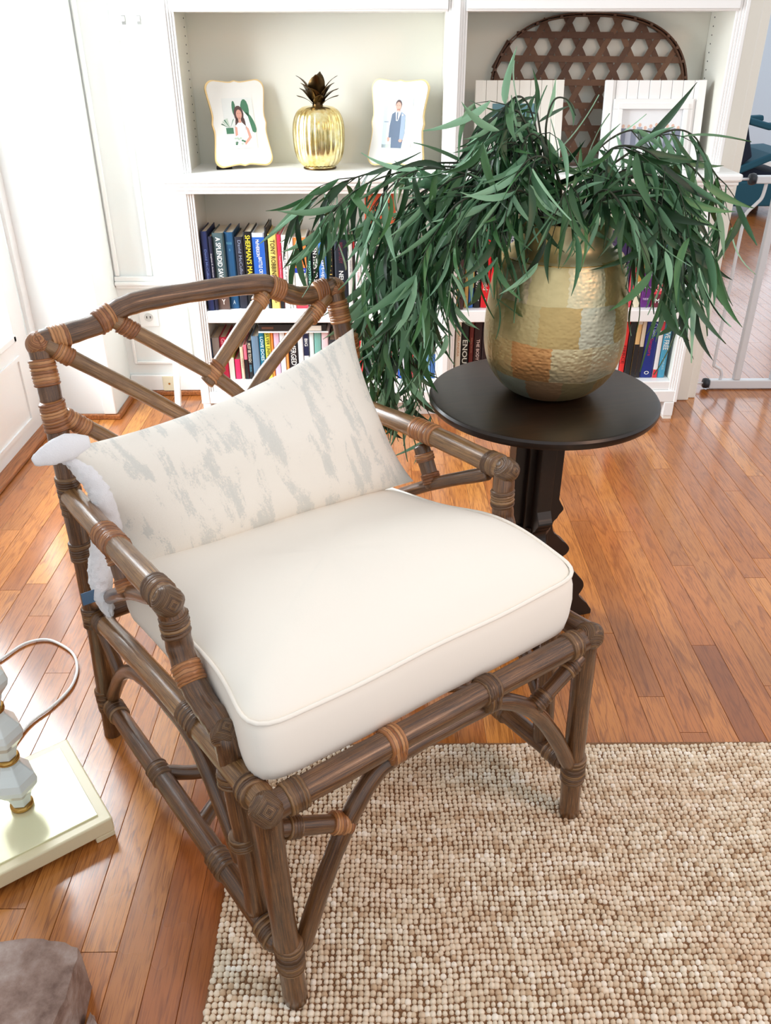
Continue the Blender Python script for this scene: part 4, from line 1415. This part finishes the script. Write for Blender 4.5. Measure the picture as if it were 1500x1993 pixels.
# upper lattice bindings
for p, q in (((.100, .722, .838), (.128, .722, .850)), ((.452, .722, .836), (.425, .722, .850))):
    bind(p, q, R * 1.04, 5)
bind((.045, .707, .794), (.022, .709, .814), R * .76, 4)
bind((.160, .713, .814), (.135, .715, .834), R * .76, 4)
bind((.395, .714, .822), (.408, .715, .834), R * .76, 3)
bind((.302, .7035, .731), (.278, .7015, .708), R * .80, 5)
bind((.50, .709, .775), (.53, .711, .80), R * .76, 4)
bind((.010, .694, .706), (.045, .692, .672), R * .78, 4)
# curved cross stretchers underneath
pole('cross_stretcher', [(-.010, .447, .100), (.08, .395, .100), (.29, .378, .100), (.50, .395, .100), (.594, .447, .100)], R * .72)
pole('cross_stretcher', [(-.008, .290, .104), (.08, .335, .104), (.29, .350, .104), (.50, .335, .104), (.590, .290, .104)], R * .72)


# ------------------------------------------------------------------ seat cushion
def outline():
    c = [(-.014, .018), (.552, .018), (.574, .13), (.572, .30), (.560, .60), (.022, .60), (.020, .30), (.016, .16)]
    rads = [.055, .055, .05, .1, .05, .05, .1, .05]
    out = []
    n = len(c)
    for i in range(n):
        p, a, b = Vector(c[i]), Vector(c[i - 1]), Vector(c[(i + 1) % n])
        u, v = (a - p), (b - p)
        r = min(rads[i], u.length * .45, v.length * .45)
        s, e = p + u.normalized() * r, p + v.normalized() * r
        for k in range(7):
            t_ = k / 6
            out.append((1 - t_) ** 2 * s + 2 * t_ * (1 - t_) * p + t_ * t_ * e)
    # resample
    out.append(out[0])
    L = [0]
    for i in range(1, len(out)): L.append(L[-1] + (out[i] - out[i - 1]).length)
    res = []
    m = 160
    j = 0
    for k in range(m):
        d = L[-1] * k / m
        while L[j + 1] < d: j += 1
        res.append(out[j].lerp(out[j + 1], (d - L[j]) / max(1e-9, L[j + 1] - L[j])))
    return res


OL = outline()
cc = Vector((.28, .31))


def puff(q, dz):
    return .025 * math.exp(-((q.y - .225) / .15) ** 2) * max(0, min(1, q.x / .56)) ** 2.2 * min(1, max(0, dz / .105)) ** 1.5


def zb(b_): return .4395 - .150 * b_ if b_ > 0 else .4395


prof = [(.93, .0, -.004), (.975, .0, 0), (1.0, 0, .008), (1.012, 0, .03), (1.016, 0, .055), (1.010, 0, .082), (.998, 0, .099), (.982, 0, .1055), (.955, 0, .1115), (.90, 0, .121), (.80, 0, .130), (.66, 0, .137), (.5, 0, .141), (.33, 0, .144), (.16, 0, .145)]
vs, fs = [], []
m = len(OL)
for (s, _, dz) in prof:
    for i, p in enumerate(OL):
        q = cc + (p - cc) * s
        wob = .0016 * sin(i * .35) * (1 if .05 < dz < .12 else .4) + .0018 * sin(q.x * 22 + 1.3) * sin(q.y * 17)
        vs.append((q.x, q.y, zb(q.y) + dz * .985 + wob + puff(q, dz)))
for j in range(len(prof) - 1):
    for i in range(m):
        i2 = (i + 1) % m
        fs.append((j * m + i, j * m + i2, (j + 1) * m + i2, (j + 1) * m + i))
fs.append(tuple(range(m))[::-1])
ct = len(vs)
vs.append((cc.x, cc.y, zb(cc.y) + .145 * .985 + puff(cc, .142)))
j = len(prof) - 1
for i in range(m): fs.append((j * m + i, j * m + (i + 1) % m, ct))
b = MB(); b.add(vs, fs)
sc = b.build('seat_cushion', M_cush, None, True, loc=CH.location, rot=CH.rotation_euler)
tag(sc, 'thick cream canvas box seat cushion with piped edges on the rattan chair', 'cushion')
for s, dz in ((1.000, .1045),):
    P = []
    for i in list(range(m)) + [0, 1]:
        q = cc + (OL[i] - cc) * s
        P.append((q.x, q.y, zb(q.y) + dz * .985 + .0016 * sin(i * .35) + puff(q, dz)))
    MB().tube(P, .0031, 8, cap=False).build('piping', M_cush, sc, True)

# ------------------------------------------------------------------ lumbar pillow (chair coordinates)
TL, TR, BR, BL = Vector((-.020, .618, .684)), Vector((.548, .640, .768)), Vector((.584, .492, .492)), Vector((.040, .560, .425))
NU, NV = 56, 32
ux = (TR - TL).normalized()
nrm = (TR - TL).cross(BL - TL).normalized()
if nrm.y > 0: nrm = -nrm
vs, fs, uv = [], [], []


def pil(u, v, side):
    # u 0..1 left-right, v 0..1 bottom-top
    b0 = BL.lerp(BR, u); t0 = TL.lerp(TR, u)
    p = b0.lerp(t0, v)
    a, c = 2 * u - 1, 2 * v - 1
    # edges drawn inwards between the corners, corners become ears
    pin_v = .030 * (1 - abs(a) ** 3.0)
    pin_u = .022 * (1 - abs(c) ** 3.0)
    up = (t0 - b0).normalized()
    p = p - up * (c * abs(c)) * pin_v * (.45 if c < 0 else 1.0) * (1 - .35 * abs(a)) - ux * (a * abs(a)) * pin_u
    T = max(0, (1 - abs(a) ** 2.8)) ** .55 * max(0, (1 - abs(c) ** 2.4)) ** .6
    th = .064 if side > 0 else .036
    w = .0025 * sin(9 * u + 3 * v) + .003 * sin(5 * v + 14 * u * v)
    return p + nrm * side * T * (th + w) + nrm * .012


def grid(side, mat_index, b):
    vs, fs, uv = [], [], []
    for j in range(NV + 1):
        for i in range(NU + 1):
            # cluster samples near edges
            u = .5 - .5 * cos(pi * i / NU); v = .5 - .5 * cos(pi * j / NV)
            vs.append(pil(u, v, side))
    for j in range(NV):
        for i in range(NU):
            a = j * (NU + 1) + i
            q = (a, a + 1, a + NU + 2, a + NU + 1)
            uu = lambda k: ((.5 - .5 * cos(pi * (k % (NU + 1)) / NU)), (.5 - .5 * cos(pi * (k // (NU + 1)) / NV)) * .5)
            if side < 0: q = q[::-1]
            fs.append(q); uv.append([uu(k) for k in q])
    b.add(vs, fs, uv, mat_index)


b = MB()
grid(1, 0, b)
pl = b.build('lumbar_pillow', M_pillow, None, True, loc=CH.location, rot=CH.rotation_euler)
tag(pl, 'rectangular cream pillow with soft grey streaks leaning on the chair back', 'pillow')
b = MB()
grid(-1, 0, b)
b.build('plush_back', M_fur, pl, True)
# plush left gusset that folds out over the arm side
P = []
gs = MB()
path = [(-.018, .622, .672), (.012, .606, .640), (.026, .594, .60), (.026, .590, .55), (.006, .590, .50), (-.010, .582, .455), (-.016, .568, .42), (-.014, .556, .385)]
Pp, rr = smooth_path(path, 9, [.012, .024, .026, .026, .022, .020, .016, .004])
gs.tube(Pp, rr, 26)
rj = random.Random(6)
gs.v = [tuple(Vector(v) + Vector((rj.gauss(0, 1), rj.gauss(0, 1), rj.gauss(0, 1))) * .0011) for v in gs.v]
gs.build('plush_gusset', M_fur, pl, True)
# ear: folded corner at the upper left
ear, rr = smooth_path([(.020, .600, .690), (-.012, .602, .690), (-.040, .610, .683), (-.066, .620, .674)], 6, [.010, .022, .019, .008])
eb = MB().tube(ear, rr, 16)
e0 = Vector((-.02, .606, .686))
eb.v = [tuple(Vector(v) + Vector((rj.gauss(0, 1), 0, rj.gauss(0, 1))) * .0004 - nrm * (Vector(v) - e0).dot(nrm) * .45) for v in eb.v]
eb.build('corner_fold', M_fur, pl, True)
MB().box(-.052, -.022, .566, .5672, .418, .442).build('care_tag', plain('blue_tag', (84, 116, 148), .6), pl)

# ------------------------------------------------------------------ side table
TX, TY, TZ = .338, 1.632, .600
tb = thing('side_table', 'round espresso wood pedestal side table with scroll-cut base', 'table', (TX, TY, 0), (0, 0, radians(16)))
TR_ = .2385
MB().lathe([(.001, TZ - .022), (TR_ - .010, TZ - .022), (TR_ - .003, TZ - .019), (TR_, TZ - .013), (TR_, TZ - .006), (TR_ - .003, TZ - .0012), (TR_ - .008, TZ), (.001, TZ)], 96).build('tabletop', M_dark, tb, True, 30)
MB().box(-.09, .09, -.09, .09, TZ - .045, TZ - .0225, 0, .004).build('top_block', M_dark, tb)
MB().box(-.032, .032, -.032, .032, .02, TZ - .045, 0, .003).build('pedestal_post', M_dark, tb)
fin = [(.0, TZ - .046), (.058, TZ - .046), (.058, .345), (.066, .330), (.072, .317), (.062, .304), (.058, .296), (.050, .288), (.0485, .276), (.054, .258), (.062, .250), (.078, .232), (.090, .222), (.0995, .206), (.093, .192), (.078, .184), (.074, .174), (.090, .164), (.110, .150), (.132, .124), (.148, .104), (.152, .088), (.147, .074), (.142, .064), (.152, .050), (.168, .034), (.182, .012), (.182, .0), (.0, .0)]
fs_ = [fin[0], fin[1], fin[2]] + [(p.x, p.y) for p in smooth_path([(q[0], q[1], 0) for q in fin[3:26]], 3)] + fin[26:]
for k in range(4):
    m = Matrix.Rotation(k * pi / 2, 4, 'Z') @ Matrix(((1, 0, 0, .0), (0, 0, -1, .017), (0, 1, 0, 0), (0, 0, 0, 1)))
    f = MB(); f.prism([(max(p[0], .0), p[1]) for p in fs_], m, .034)
    o = f.build('scroll_leg', M_dark, tb)
    bv = o.modifiers.new('b', 'BEVEL'); bv.width = .0015; bv.segments = 2; bv.limit_method = 'ANGLE'
    mm = Matrix.Rotation(k * pi / 2 + pi / 4, 4, 'Z')
    for z0 in (.27, .20, .13):
        q = MB().box(.028, .044, -.018, .018, z0, z0 + .026, 0, .003)
        q.v = [tuple(mm @ Vector(v)) for v in q.v]
        q.build('trim_block', M_dark, tb)

# ------------------------------------------------------------------ vase
VX, VY = .352, 1.655
vz = thing('vase', 'large hammered brass patchwork vase with short neck on the side table', 'vase', (VX, VY, TZ + .0005), (0, 0, radians(110)))
vp = [(.001, .0), (.060, .0), (.078, .004), (.098, .016), (.117, .036), (.131, .060), (.139, .088), (.142, .118), (.1415, .150), (.139, .185), (.134, .220), (.128, .250), (.1215, .274), (.1185, .2815), (.1145, .285), (.104, .291), (.095, .299), (.0915, .306), (.0905, .315), (.0910, .335), (.0925, .347), (.0900, .349), (.0880, .345), (.0870, .310), (.092, .300), (.100, .280), (.1, .1), (.001, .05)]
pr = smooth_path([(p[0], p[1], 0) for p in vp[:13]], 4)
prof_ = [(p.x, p.y) for p in pr] + vp[13:]
MB().lathe(prof_, 96).build('body', M_vase, vz, True, 40)
MB().tube([(.1175 * cos(a * pi / 32), .1175 * sin(a * pi / 32), .2825) for a in range(65)], .0011, 6, cap=False).build('shoulder_seam', M_brass, vz, True)

# ------------------------------------------------------------------ eucalyptus
leafm = []
rl = random.Random(11)
for k in range(8):
    n = 9
    vs, fs = [], []
    cur = rl.choice((-1, 1)) * rl.uniform(.12, .55)
    drp = rl.uniform(.05, .35)
    for i in range(n):
        s = i / (n - 1)
        w = .066 * (sin(pi * min(1, s ** .8 * .97 + .03)) ** .85)
        if i == n - 1: w = .002
        if i == 0: w = .008
        cx_ = cur * s * s
        cz_ = -drp * s * s
        tw = .5 * s * rl.choice((1,))
        for kk in (-1, 0, 1):
            vs.append((cx_ + kk * w * cos(tw * .6), s, cz_ + kk * w * sin(tw * .6) - (.018 if kk == 0 else 0)))
    for i in range(n - 1):
        for kk in range(2):
            a = i * 3 + kk
            fs.append((a, a + 1, a + 4, a + 3))
    mb = MB(); mb.add(vs, fs)
    me = mb.mesh('leaf', True)
    me.materials.append(M_leaf)
    leafm.append(me)

NL = [0]


def branch(keys, label, group, dens=1.0, droop=1.0, lsc=1.0, seed=0):
    rb = random.Random(seed)
    P = smooth_path([at(*k) if k[2] > 0 else Vector(k) for k in keys], 7)
    mb = MB()
    m = len(P)
    mb.tube(P, [.0022 * (1 - .7 * i / m) + .0004 for i in range(m)], 6)
    leaves = []
    L = 0
    acc = .0
    step = .0155 / dens
    for i in range(1, m):
        sg = (P[i] - P[i - 1]).length
        L += sg
        acc += sg
        s = i / m
        if s < .16: acc = 0; continue
        while acc > step:
            acc -= step
            leaves.append((P[i - 1].lerp(P[i], rb.random()), (P[i] - P[i - 1]).normalized(), s))
    # side twigs
    tw = []
    for k in range(int(5 * dens)):
        i = rb.randrange(int(m * .35), m - 2)
        d = (P[i + 1] - P[i]).normalized()
        o_ = Vector((rb.uniform(-1, 1), rb.uniform(-1, 1), rb.uniform(-.8, .3))).normalized()
        q0 = P[i]
        ln = rb.uniform(.05, .11)
        q = [q0 + (d * .6 + o_ * .7) * ln * t_ + Vector((0, 0, -.5 * ln * t_ * t_)) for t_ in (0, .33, .66, 1)]
        mb.tube(q, [.0012, .001, .0008, .0005], 5)
        for t_ in (1, 2, 3, 3):
            leaves.append((q[t_], (q[t_] - q[t_ - 1]).normalized(), .8))
    br = mb.build('eucalyptus_branch', M_stem, None, True)
    tag(br, label, 'branch', group)
    # origin at vase mouth is world origin; leaves as children
    for (p, d, s) in leaves:
        o_ = Vector((rb.gauss(0, 1), rb.gauss(0, 1), rb.gauss(0, .7))).normalized()
        dr = (d * rb.uniform(.4, 1.0) + o_ * .75 + Vector((0, 0, -1)) * droop * rb.uniform(.2, 1.1)).normalized()
        sd = Vector((rb.gauss(0, 1), rb.gauss(0, 1), rb.gauss(0, 1)))
        xax = dr.cross(sd).normalized()
        zax = xax.cross(dr).normalized()
        if zax.z < 0 and rb.random() < .65: xax, zax = -xax, -zax
        ln = rb.uniform(.066, .125) * lsc
        wd_ = ln * rb.uniform(.85, 1.25)
        # keep leaves out of the vase belly
        tip = p + dr * ln
        if hypot(tip.x - VX, tip.y - VY) < .125 and .6 < tip.z < .885: continue
        if hypot(tip.x - TX, tip.y - TY) < .25 and tip.z < .615: continue
        M = Matrix(((xax.x * wd_, dr.x * ln, zax.x * ln, p.x), (xax.y * wd_, dr.y * ln, zax.y * ln, p.y), (xax.z * wd_, dr.z * ln, zax.z * ln, p.z), (0, 0, 0, 1)))
        o = bpy.data.objects.new('leaf', rb.choice(leafm))
        COL.objects.link(o)
        o.parent = br
        o.matrix_local = M
        NL[0] += 1
    return br


G = 'eucalyptus branches in the brass vase'
S0 = (1092, 446, 1.655)
S1 = (1075, 446, 1.64)
S2 = (1120, 446, 1.64)
A_ = 'green willow eucalyptus branch '
B = [
    ([S1, (1010, 350, 1.66), (900, 318, 1.70), (780, 325, 1.72), (680, 350, 1.72), (600, 395, 1.71), (575, 430, 1.70)], A_ + 'reaching farthest left over the bookcase ledge', 1.0, .9, 1.0),
    ([S1, (990, 360, 1.64), (880, 325, 1.66), (780, 335, 1.67), (700, 365, 1.67), (640, 420, 1.66), (615, 465, 1.65)], A_ + 'just below the one reaching farthest left', .9, 1.1, 1.05),
    ([S1, (980, 370, 1.62), (870, 330, 1.62), (790, 340, 1.62), (730, 400, 1.62), (700, 470, 1.62)], A_ + 'drooping over the orange covered book', .9, 1.2, 1.05),
    ([S1, (960, 380, 1.62), (850, 360, 1.64), (770, 430, 1.66), (725, 540, 1.68), (705, 650, 1.70), (712, 750, 1.70)], A_ + 'trailing down beside the chair back post', 1.1, 1.6, 1.05),
    ([S1, (950, 390, 1.60), (850, 390, 1.62), (790, 480, 1.64), (760, 600, 1.66), (750, 700, 1.68), (765, 790, 1.69)], A_ + 'trailing lowest behind the pillow corner', 1.2, 1.6, 1.05),
    ([S1, (960, 380, 1.64), (870, 400, 1.66), (820, 500, 1.68), (800, 620, 1.70), (798, 710, 1.70), (812, 790, 1.70)], A_ + 'trailing down at the left rim of the table', 1.1, 1.6, 1.05),
    ([S1, (970, 380, 1.56), (900, 390, 1.54), (850, 450, 1.54), (820, 530, 1.54), (810, 600, 1.54)], A_ + 'hanging in front of the left clump', 1.0, 1.5, 1.1),
    ([S1, (980, 370, 1.6), (920, 400, 1.58), (885, 480, 1.57), (875, 560, 1.57), (880, 600, 1.57)], A_ + 'hanging beside the bright red books', 1.0, 1.5, 1.05),
    ([S1, (1000, 370, 1.6), (950, 380, 1.58), (915, 430, 1.57), (905, 490, 1.56)], A_ + 'short and drooping left of the vase shoulder', .9, 1.4, 1.0),
    ([S1, (990, 350, 1.7), (900, 340, 1.74), (820, 380, 1.76), (770, 450, 1.77), (760, 540, 1.77)], A_ + 'at the back of the left clump', .9, 1.4, 1.0),
    ([S0, (1064, 330, 1.66), (1050, 250, 1.67), (1042, 190, 1.68), (1046, 165, 1.68)], A_ + 'standing tallest in front of the basket', .7, 1.3, .85),
    ([S0, (1055, 320, 1.64), (1040, 240, 1.64), (1022, 195, 1.64), (1000, 190, 1.64), (972, 225, 1.63)], A_ + 'just left of the tallest, nodding toward the cream bead-board frame', 1.3, 1.2, .9),
    ([S0, (1050, 330, 1.62), (1030, 260, 1.61), (1005, 215, 1.60), (985, 240, 1.60), (962, 295, 1.59)], A_ + 'nodding left below the tallest', 1.3, 1.3, .95),
    ([S1, (970, 380, 1.66), (860, 420, 1.70), (790, 540, 1.73), (745, 660, 1.75), (748, 770, 1.75)], A_ + 'darkest trailing one between pillow corner and table', 1.5, 1.7, 1.0),
    ([S1, (970, 380, 1.66), (880, 420, 1.70), (830, 540, 1.73), (815, 660, 1.75), (826, 760, 1.75)], A_ + 'trailing behind the left rim of the table top', 1.4, 1.7, 1.0),
    ([S1, (960, 370, 1.6), (860, 380, 1.62), (800, 480, 1.66), (782, 600, 1.68), (780, 690, 1.70), (790, 740, 1.70)], A_ + 'straightest trailing one in the left clump', 1.3, 1.6, 1.0),
    ([S0, (1060, 330, 1.66), (1040, 260, 1.66), (1005, 230, 1.66), (965, 255, 1.65), (945, 300, 1.64)], A_ + 'arching left over the cream bead-board frame', 1.1, 1.0, .95),
    ([S0, (1050, 350, 1.62), (1020, 290, 1.60), (980, 280, 1.60), (945, 320, 1.60), (930, 350, 1.60)], A_ + 'low arching before the cream bead-board frame', 1.0, 1.1, .95),
    ([S0, (1070, 330, 1.64), (1062, 250, 1.62), (1078, 195, 1.62), (1105, 195, 1.62), (1120, 225, 1.62)], A_ + 'with a curled tip between the two bead-board frames', .35, .9, .75),
    ([S0, (1085, 350, 1.62), (1065, 290, 1.60), (1035, 260, 1.60), (1015, 290, 1.59), (1005, 330, 1.59)], A_ + 'curving left in the upright clump', 1.0, 1.1, .95),
    ([S0, (1090, 360, 1.58), (1065, 310, 1.56), (1030, 310, 1.55), (1000, 350, 1.54), (990, 400, 1.54)], A_ + 'front and centre above the vase mouth', 1.0, 1.2, 1.0),
    ([S2, (1130, 350, 1.66), (1165, 290, 1.68), (1220, 255, 1.70), (1280, 262, 1.70), (1320, 300, 1.70)], A_ + 'arching before the wedding group photo', .7, .8, .9),
    ([S2, (1150, 360, 1.64), (1220, 300, 1.64), (1300, 255, 1.64), (1350, 265, 1.64), (1380, 320, 1.64), (1400, 350, 1.64)], A_ + 'arching highest on the right side', .8, .9, .95),
    ([S2, (1160, 370, 1.62), (1240, 320, 1.62), (1320, 310, 1.62), (1375, 360, 1.62), (1400, 430, 1.62), (1395, 500, 1.62)], A_ + 'farthest right hanging over the bookcase edge', .9, 1.2, 1.05),
    ([S2, (1160, 380, 1.60), (1240, 340, 1.58), (1310, 360, 1.57), (1350, 430, 1.56), (1362, 500, 1.56)], A_ + 'second from the right edge', 1.1, 1.4, 1.1),
    ([S2, (1160, 390, 1.6), (1230, 370, 1.58), (1280, 410, 1.56), (1300, 470, 1.55), (1306, 520, 1.55)], A_ + 'hanging lowest over the light blue book', 1.1, 1.5, 1.1),
    ([S2, (1150, 400, 1.62), (1200, 380, 1.60), (1245, 430, 1.58), (1258, 490, 1.58)], A_ + 'hanging over the purple book', 1.0, 1.4, 1.0),
    ([S2, (1170, 370, 1.68), (1250, 330, 1.72), (1320, 340, 1.74), (1355, 400, 1.75), (1360, 460, 1.75)], A_ + 'at the back of the right clump', 1.0, 1.3, 1.0),
    ([S2, (1150, 350, 1.62), (1190, 290, 1.60), (1250, 290, 1.58), (1300, 330, 1.57), (1330, 390, 1.56)], A_ + 'in the middle of the right clump', 1.1, 1.2, 1.05),
    ([S0, (1110, 390, 1.58), (1110, 360, 1.54), (1095, 380, 1.525), (1085, 410, 1.52)], A_ + 'short and falling over the vase rim', .8, 1.6, .85),
    ([S2, (1150, 390, 1.58), (1180, 370, 1.54), (1210, 400, 1.53), (1225, 430, 1.53)], A_ + 'short and leaning right at the vase rim', 1.0, 1.2, .95),
    ([S1, (1040, 390, 1.58), (1000, 370, 1.54), (965, 400, 1.53), (950, 440, 1.53)], A_ + 'short and leaning left at the vase rim', 1.0, 1.2, .95),
    ([S0, (1115, 370, 1.68), (1140, 335, 1.70), (1170, 310, 1.72), (1195, 330, 1.72)], A_ + 'behind the middle of the arrangement', .9, 1.2, .85),
    ([S1, (1030, 370, 1.62), (960, 340, 1.62), (890, 345, 1.62), (840, 380, 1.62), (815, 430, 1.62)], A_ + 'along the top of the left clump', 1.1, 1.2, 1.05),
    ([S2, (1150, 400, 1.58), (1220, 380, 1.55), (1270, 390, 1.54), (1320, 440, 1.53), (1335, 500, 1.53)], A_ + 'front of the right clump', 1.1, 1.4, 1.1),
]
for i, (k, lab, de, dr, ls) in enumerate(B):
    branch(k, lab, G, de, dr, ls, 100 + i)

# ------------------------------------------------------------------ lamp on the floor at left
lc = Vector((-.651, 1.037, 0))
la = atan2(-.19, .142)
lamp = thing('lamp', 'cream square based lamp with milk glass column standing on the floor at left', 'lamp', lc, (0, 0, la))
MB().box(-.12, .12, -.12, .12, .014, .046, 0, .003).build('base', M_lampbase, lamp)
for sx in (-1, 1):
    for sy in (-1, 1):
        MB().box(min(sx * .119, sx * .085), max(sx * .119, sx * .085), min(sy * .119, sy * .085), max(sy * .119, sy * .085), .0008, .0138, 0, .002).build('foot', M_lampbase, lamp)
MB().box(-.101, .101, -.101, .101, .0462, .0495, 0, .001).build('top_plate', M_lamptop, lamp)


def hexcol(z0, prof, mat, name):
    b = MB()
    b.lathe([(r, z0 + z) for r, z in prof], 6)
    o = b.build(name, mat, lamp)
    bv = o.modifiers.new('b', 'BEVEL'); bv.width = .002; bv.segments = 2
    return o


z = .0498
for k in range(5):
    MB().lathe([(.016, z), (.020, z + .002), (.020, z + .008), (.016, z + .010)], 24).build('brass_ring', M_brass, lamp, True)
    z += .0102
    hexcol(z, [(.017, 0), (.019, .010), (.024, .026), (.037, .044), (.040, .056), (.037, .070), (.026, .086), (.020, .096), (.017, .104)], M_milk, 'glass_section')
    z += .1042
MB().tube([(0, 0, z), (0, 0, z + .03)], .008, 12).build('socket_stem', M_brass, lamp)
cp = [(-.93, 1.30, .005), (-.915, 1.42, .005), (-.875, 1.505, .005), (-.845, 1.552, .005), (-.800, 1.566, .005), (-.750, 1.540, .005), (-.716, 1.507, .005), (-.694, 1.460, .005), (-.688, 1.415, .005), (-.694, 1.378, .005), (-.712, 1.335, .005), (-.735, 1.298, .005), (-.746, 1.262, .005), (-.752, 1.2, .005), (-.744, 1.158, .012)]
cw = MB().tube([tuple(p) for p in smooth_path(cp, 6)], .0032, 8)
inv = (Matrix.Translation(lc) @ Matrix.Rotation(la, 4, 'Z')).inverted()
cw.v = [tuple(inv @ Vector(v)) for v in cw.v]
cw.build('power_cord', M_cord, lamp, True)


# ------------------------------------------------------------------ rough stone, lower left
def rock(poly, z1, seed, name, mat, label, skew=.93, sub=4):
    bm = bmesh.new()
    n = len(poly)
    bot = [bm.verts.new((p[0], p[1], 0.001)) for p in poly]
    c = Vector((sum(p[0] for p in poly) / n, sum(p[1] for p in poly) / n))
    top = [bm.verts.new((c.x + (p[0] - c.x) * skew, c.y + (p[1] - c.y) * skew, z1)) for p in poly]
    bm.faces.new(bot[::-1]); bm.faces.new(top)
    for i in range(n): bm.faces.new((bot[i], bot[(i + 1) % n], top[(i + 1) % n], top[i]))
    bmesh.ops.triangulate(bm, faces=bm.faces[:])
    bmesh.ops.subdivide_edges(bm, edges=bm.edges[:], cuts=sub, use_grid_fill=True)
    bmesh.ops.triangulate(bm, faces=bm.faces[:])
    from mathutils import noise as mn
    for v in bm.verts:
        if v.co.z < .004: continue
        d = mn.noise_vector(v.co * 22 + Vector((seed, 0, 0))) * .006 + mn.noise_vector(v.co * 60) * .0028
        v.co += d
    me = bpy.data.meshes.new(name)
    bm.to_mesh(me); bm.free()
    o = link(name, me, mat)
    return o


o = rock([(-.66, .60), (-.45, .585), (-.437, .66), (-.444, .735), (-.50, .752), (-.66, .745)], .105, 3, 'stone_block', M_stone, '', .96)
tag(o, 'rough brown grey stone block on the floor in the lower left corner', 'stone')
o = rock([(-.4305, .60), (-.405, .62), (-.408, .665), (-.4285, .69)], .035, 8, 'stone_chip', M_stone, '', .8)
tag(o, 'small low brown stone beside the big block in the lower left corner', 'stone')

# ------------------------------------------------------------------ baby gate
GY = 3.16
gt = thing('safety_gate', 'white metal safety gate across the doorway right of the bookcase', 'gate', (1.24, GY, 0))
g = lambda x0, x1, z0, z1, nm, mat=M_gate, r=.004, d=.014: MB().box(x0 - 1.24, x1 - 1.24, -d, d, z0, z1, 0, r).build(nm, mat, gt)
g(1.318, 2.05, .004, .040, 'bottom_rail')
g(1.336, 2.05, .782, .808, 'top_rail')
g(1.412, 1.438, .0405, .7815, 'upright')
g(1.56, 1.575, .0405, .7815, 'upright')
P = smooth_path([(.122, 0, .040), (.122, 0, .062), (.112, 0, .082), (.088, 0, .098), (.084, 0, .125), (.084, 0, .40), (.084, 0, .64), (.090, 0, .68), (.118, 0, .712), (.134, 0, .735), (.139, 0, .782)], 6)
MB().tube(P, .0062, 10).build('bent_rod', M_gate, gt, True)
for z in (.024, .796):
    MB().tube([(-.002, 0, z), (.078, 0, z)], .0045, 8).build('tension_spindle', M_gate, gt, True)
    MB().lathe([(.010, -.012), (.019, -.010), (.021, 0), (.019, .010), (.010, .012)], 12).build('clamp', M_clamp, gt, True, None, (.066 if z < .1 else .085, 0, max(z, .022)), (0, pi / 2, 0))
    MB().tube([(-.0035, 0, z), (.008, 0, z)], .014, 12).build('wall_cup', M_clamp, gt, True)

# ------------------------------------------------------------------ blue armchair far in the hall
hc = thing('hall_armchair', 'dark blue and teal upholstered armchair seen sideways beyond the gate', 'armchair', (0, 0, 0))
HY = 6.7


def hshape(name, pts, y0, dpt, mat):
    q = [at(a, b, HY) for a, b in pts]
    b = MB()
    b.prism([(v.x, v.z) for v in q][::-1], Matrix.Translation((0, HY + y0, 0)) @ XZ, dpt)
    o = b.build(name, mat, hc)
    bv = o.modifiers.new('b', 'BEVEL'); bv.width = .012; bv.segments = 2
    return o


hshape('backrest', [(1449, 214), (1456, 226), (1459, 262), (1464, 306), (1424, 336), (1418, 330), (1432, 262)], 0, .55, M_navy)
hshape('arm', [(1459, 228), (1500, 240), (1540, 238), (1540, 250), (1497, 254), (1459, 243)], .0, .07, M_teal)
hshape('arm', [(1459, 226), (1500, 238), (1540, 236), (1540, 248), (1497, 252), (1459, 241)], .5, .07, M_teal)
hshape('seat_rail', [(1418, 332), (1500, 299), (1546, 296), (1546, 312), (1500, 314), (1418, 348)], .0, .57, M_teal)
hshape('under_seat_shade', [(1418, 349), (1470, 328), (1500, 338), (1540, 338), (1540, 352), (1418, 353)], .06, .45, M_navy)  # navy slab stands in for the shade below the seat
for (lx, ly) in ((1422, .04), (1422, .5), (1524, .04), (1524, .5)):
    q = at(lx, 396, HY)
    MB().box(q.x - .03, q.x + .03, HY + ly, HY + ly + .05, 0, q.z).build('leg', M_navy, hc)
hshape('skirt', [(1410, 354), (1540, 352), (1536, 402), (1412, 402)], .0, .55, M_teal)
print('boards', nb, 'leaves', NL[0], 'objects', len(bpy.data.objects))
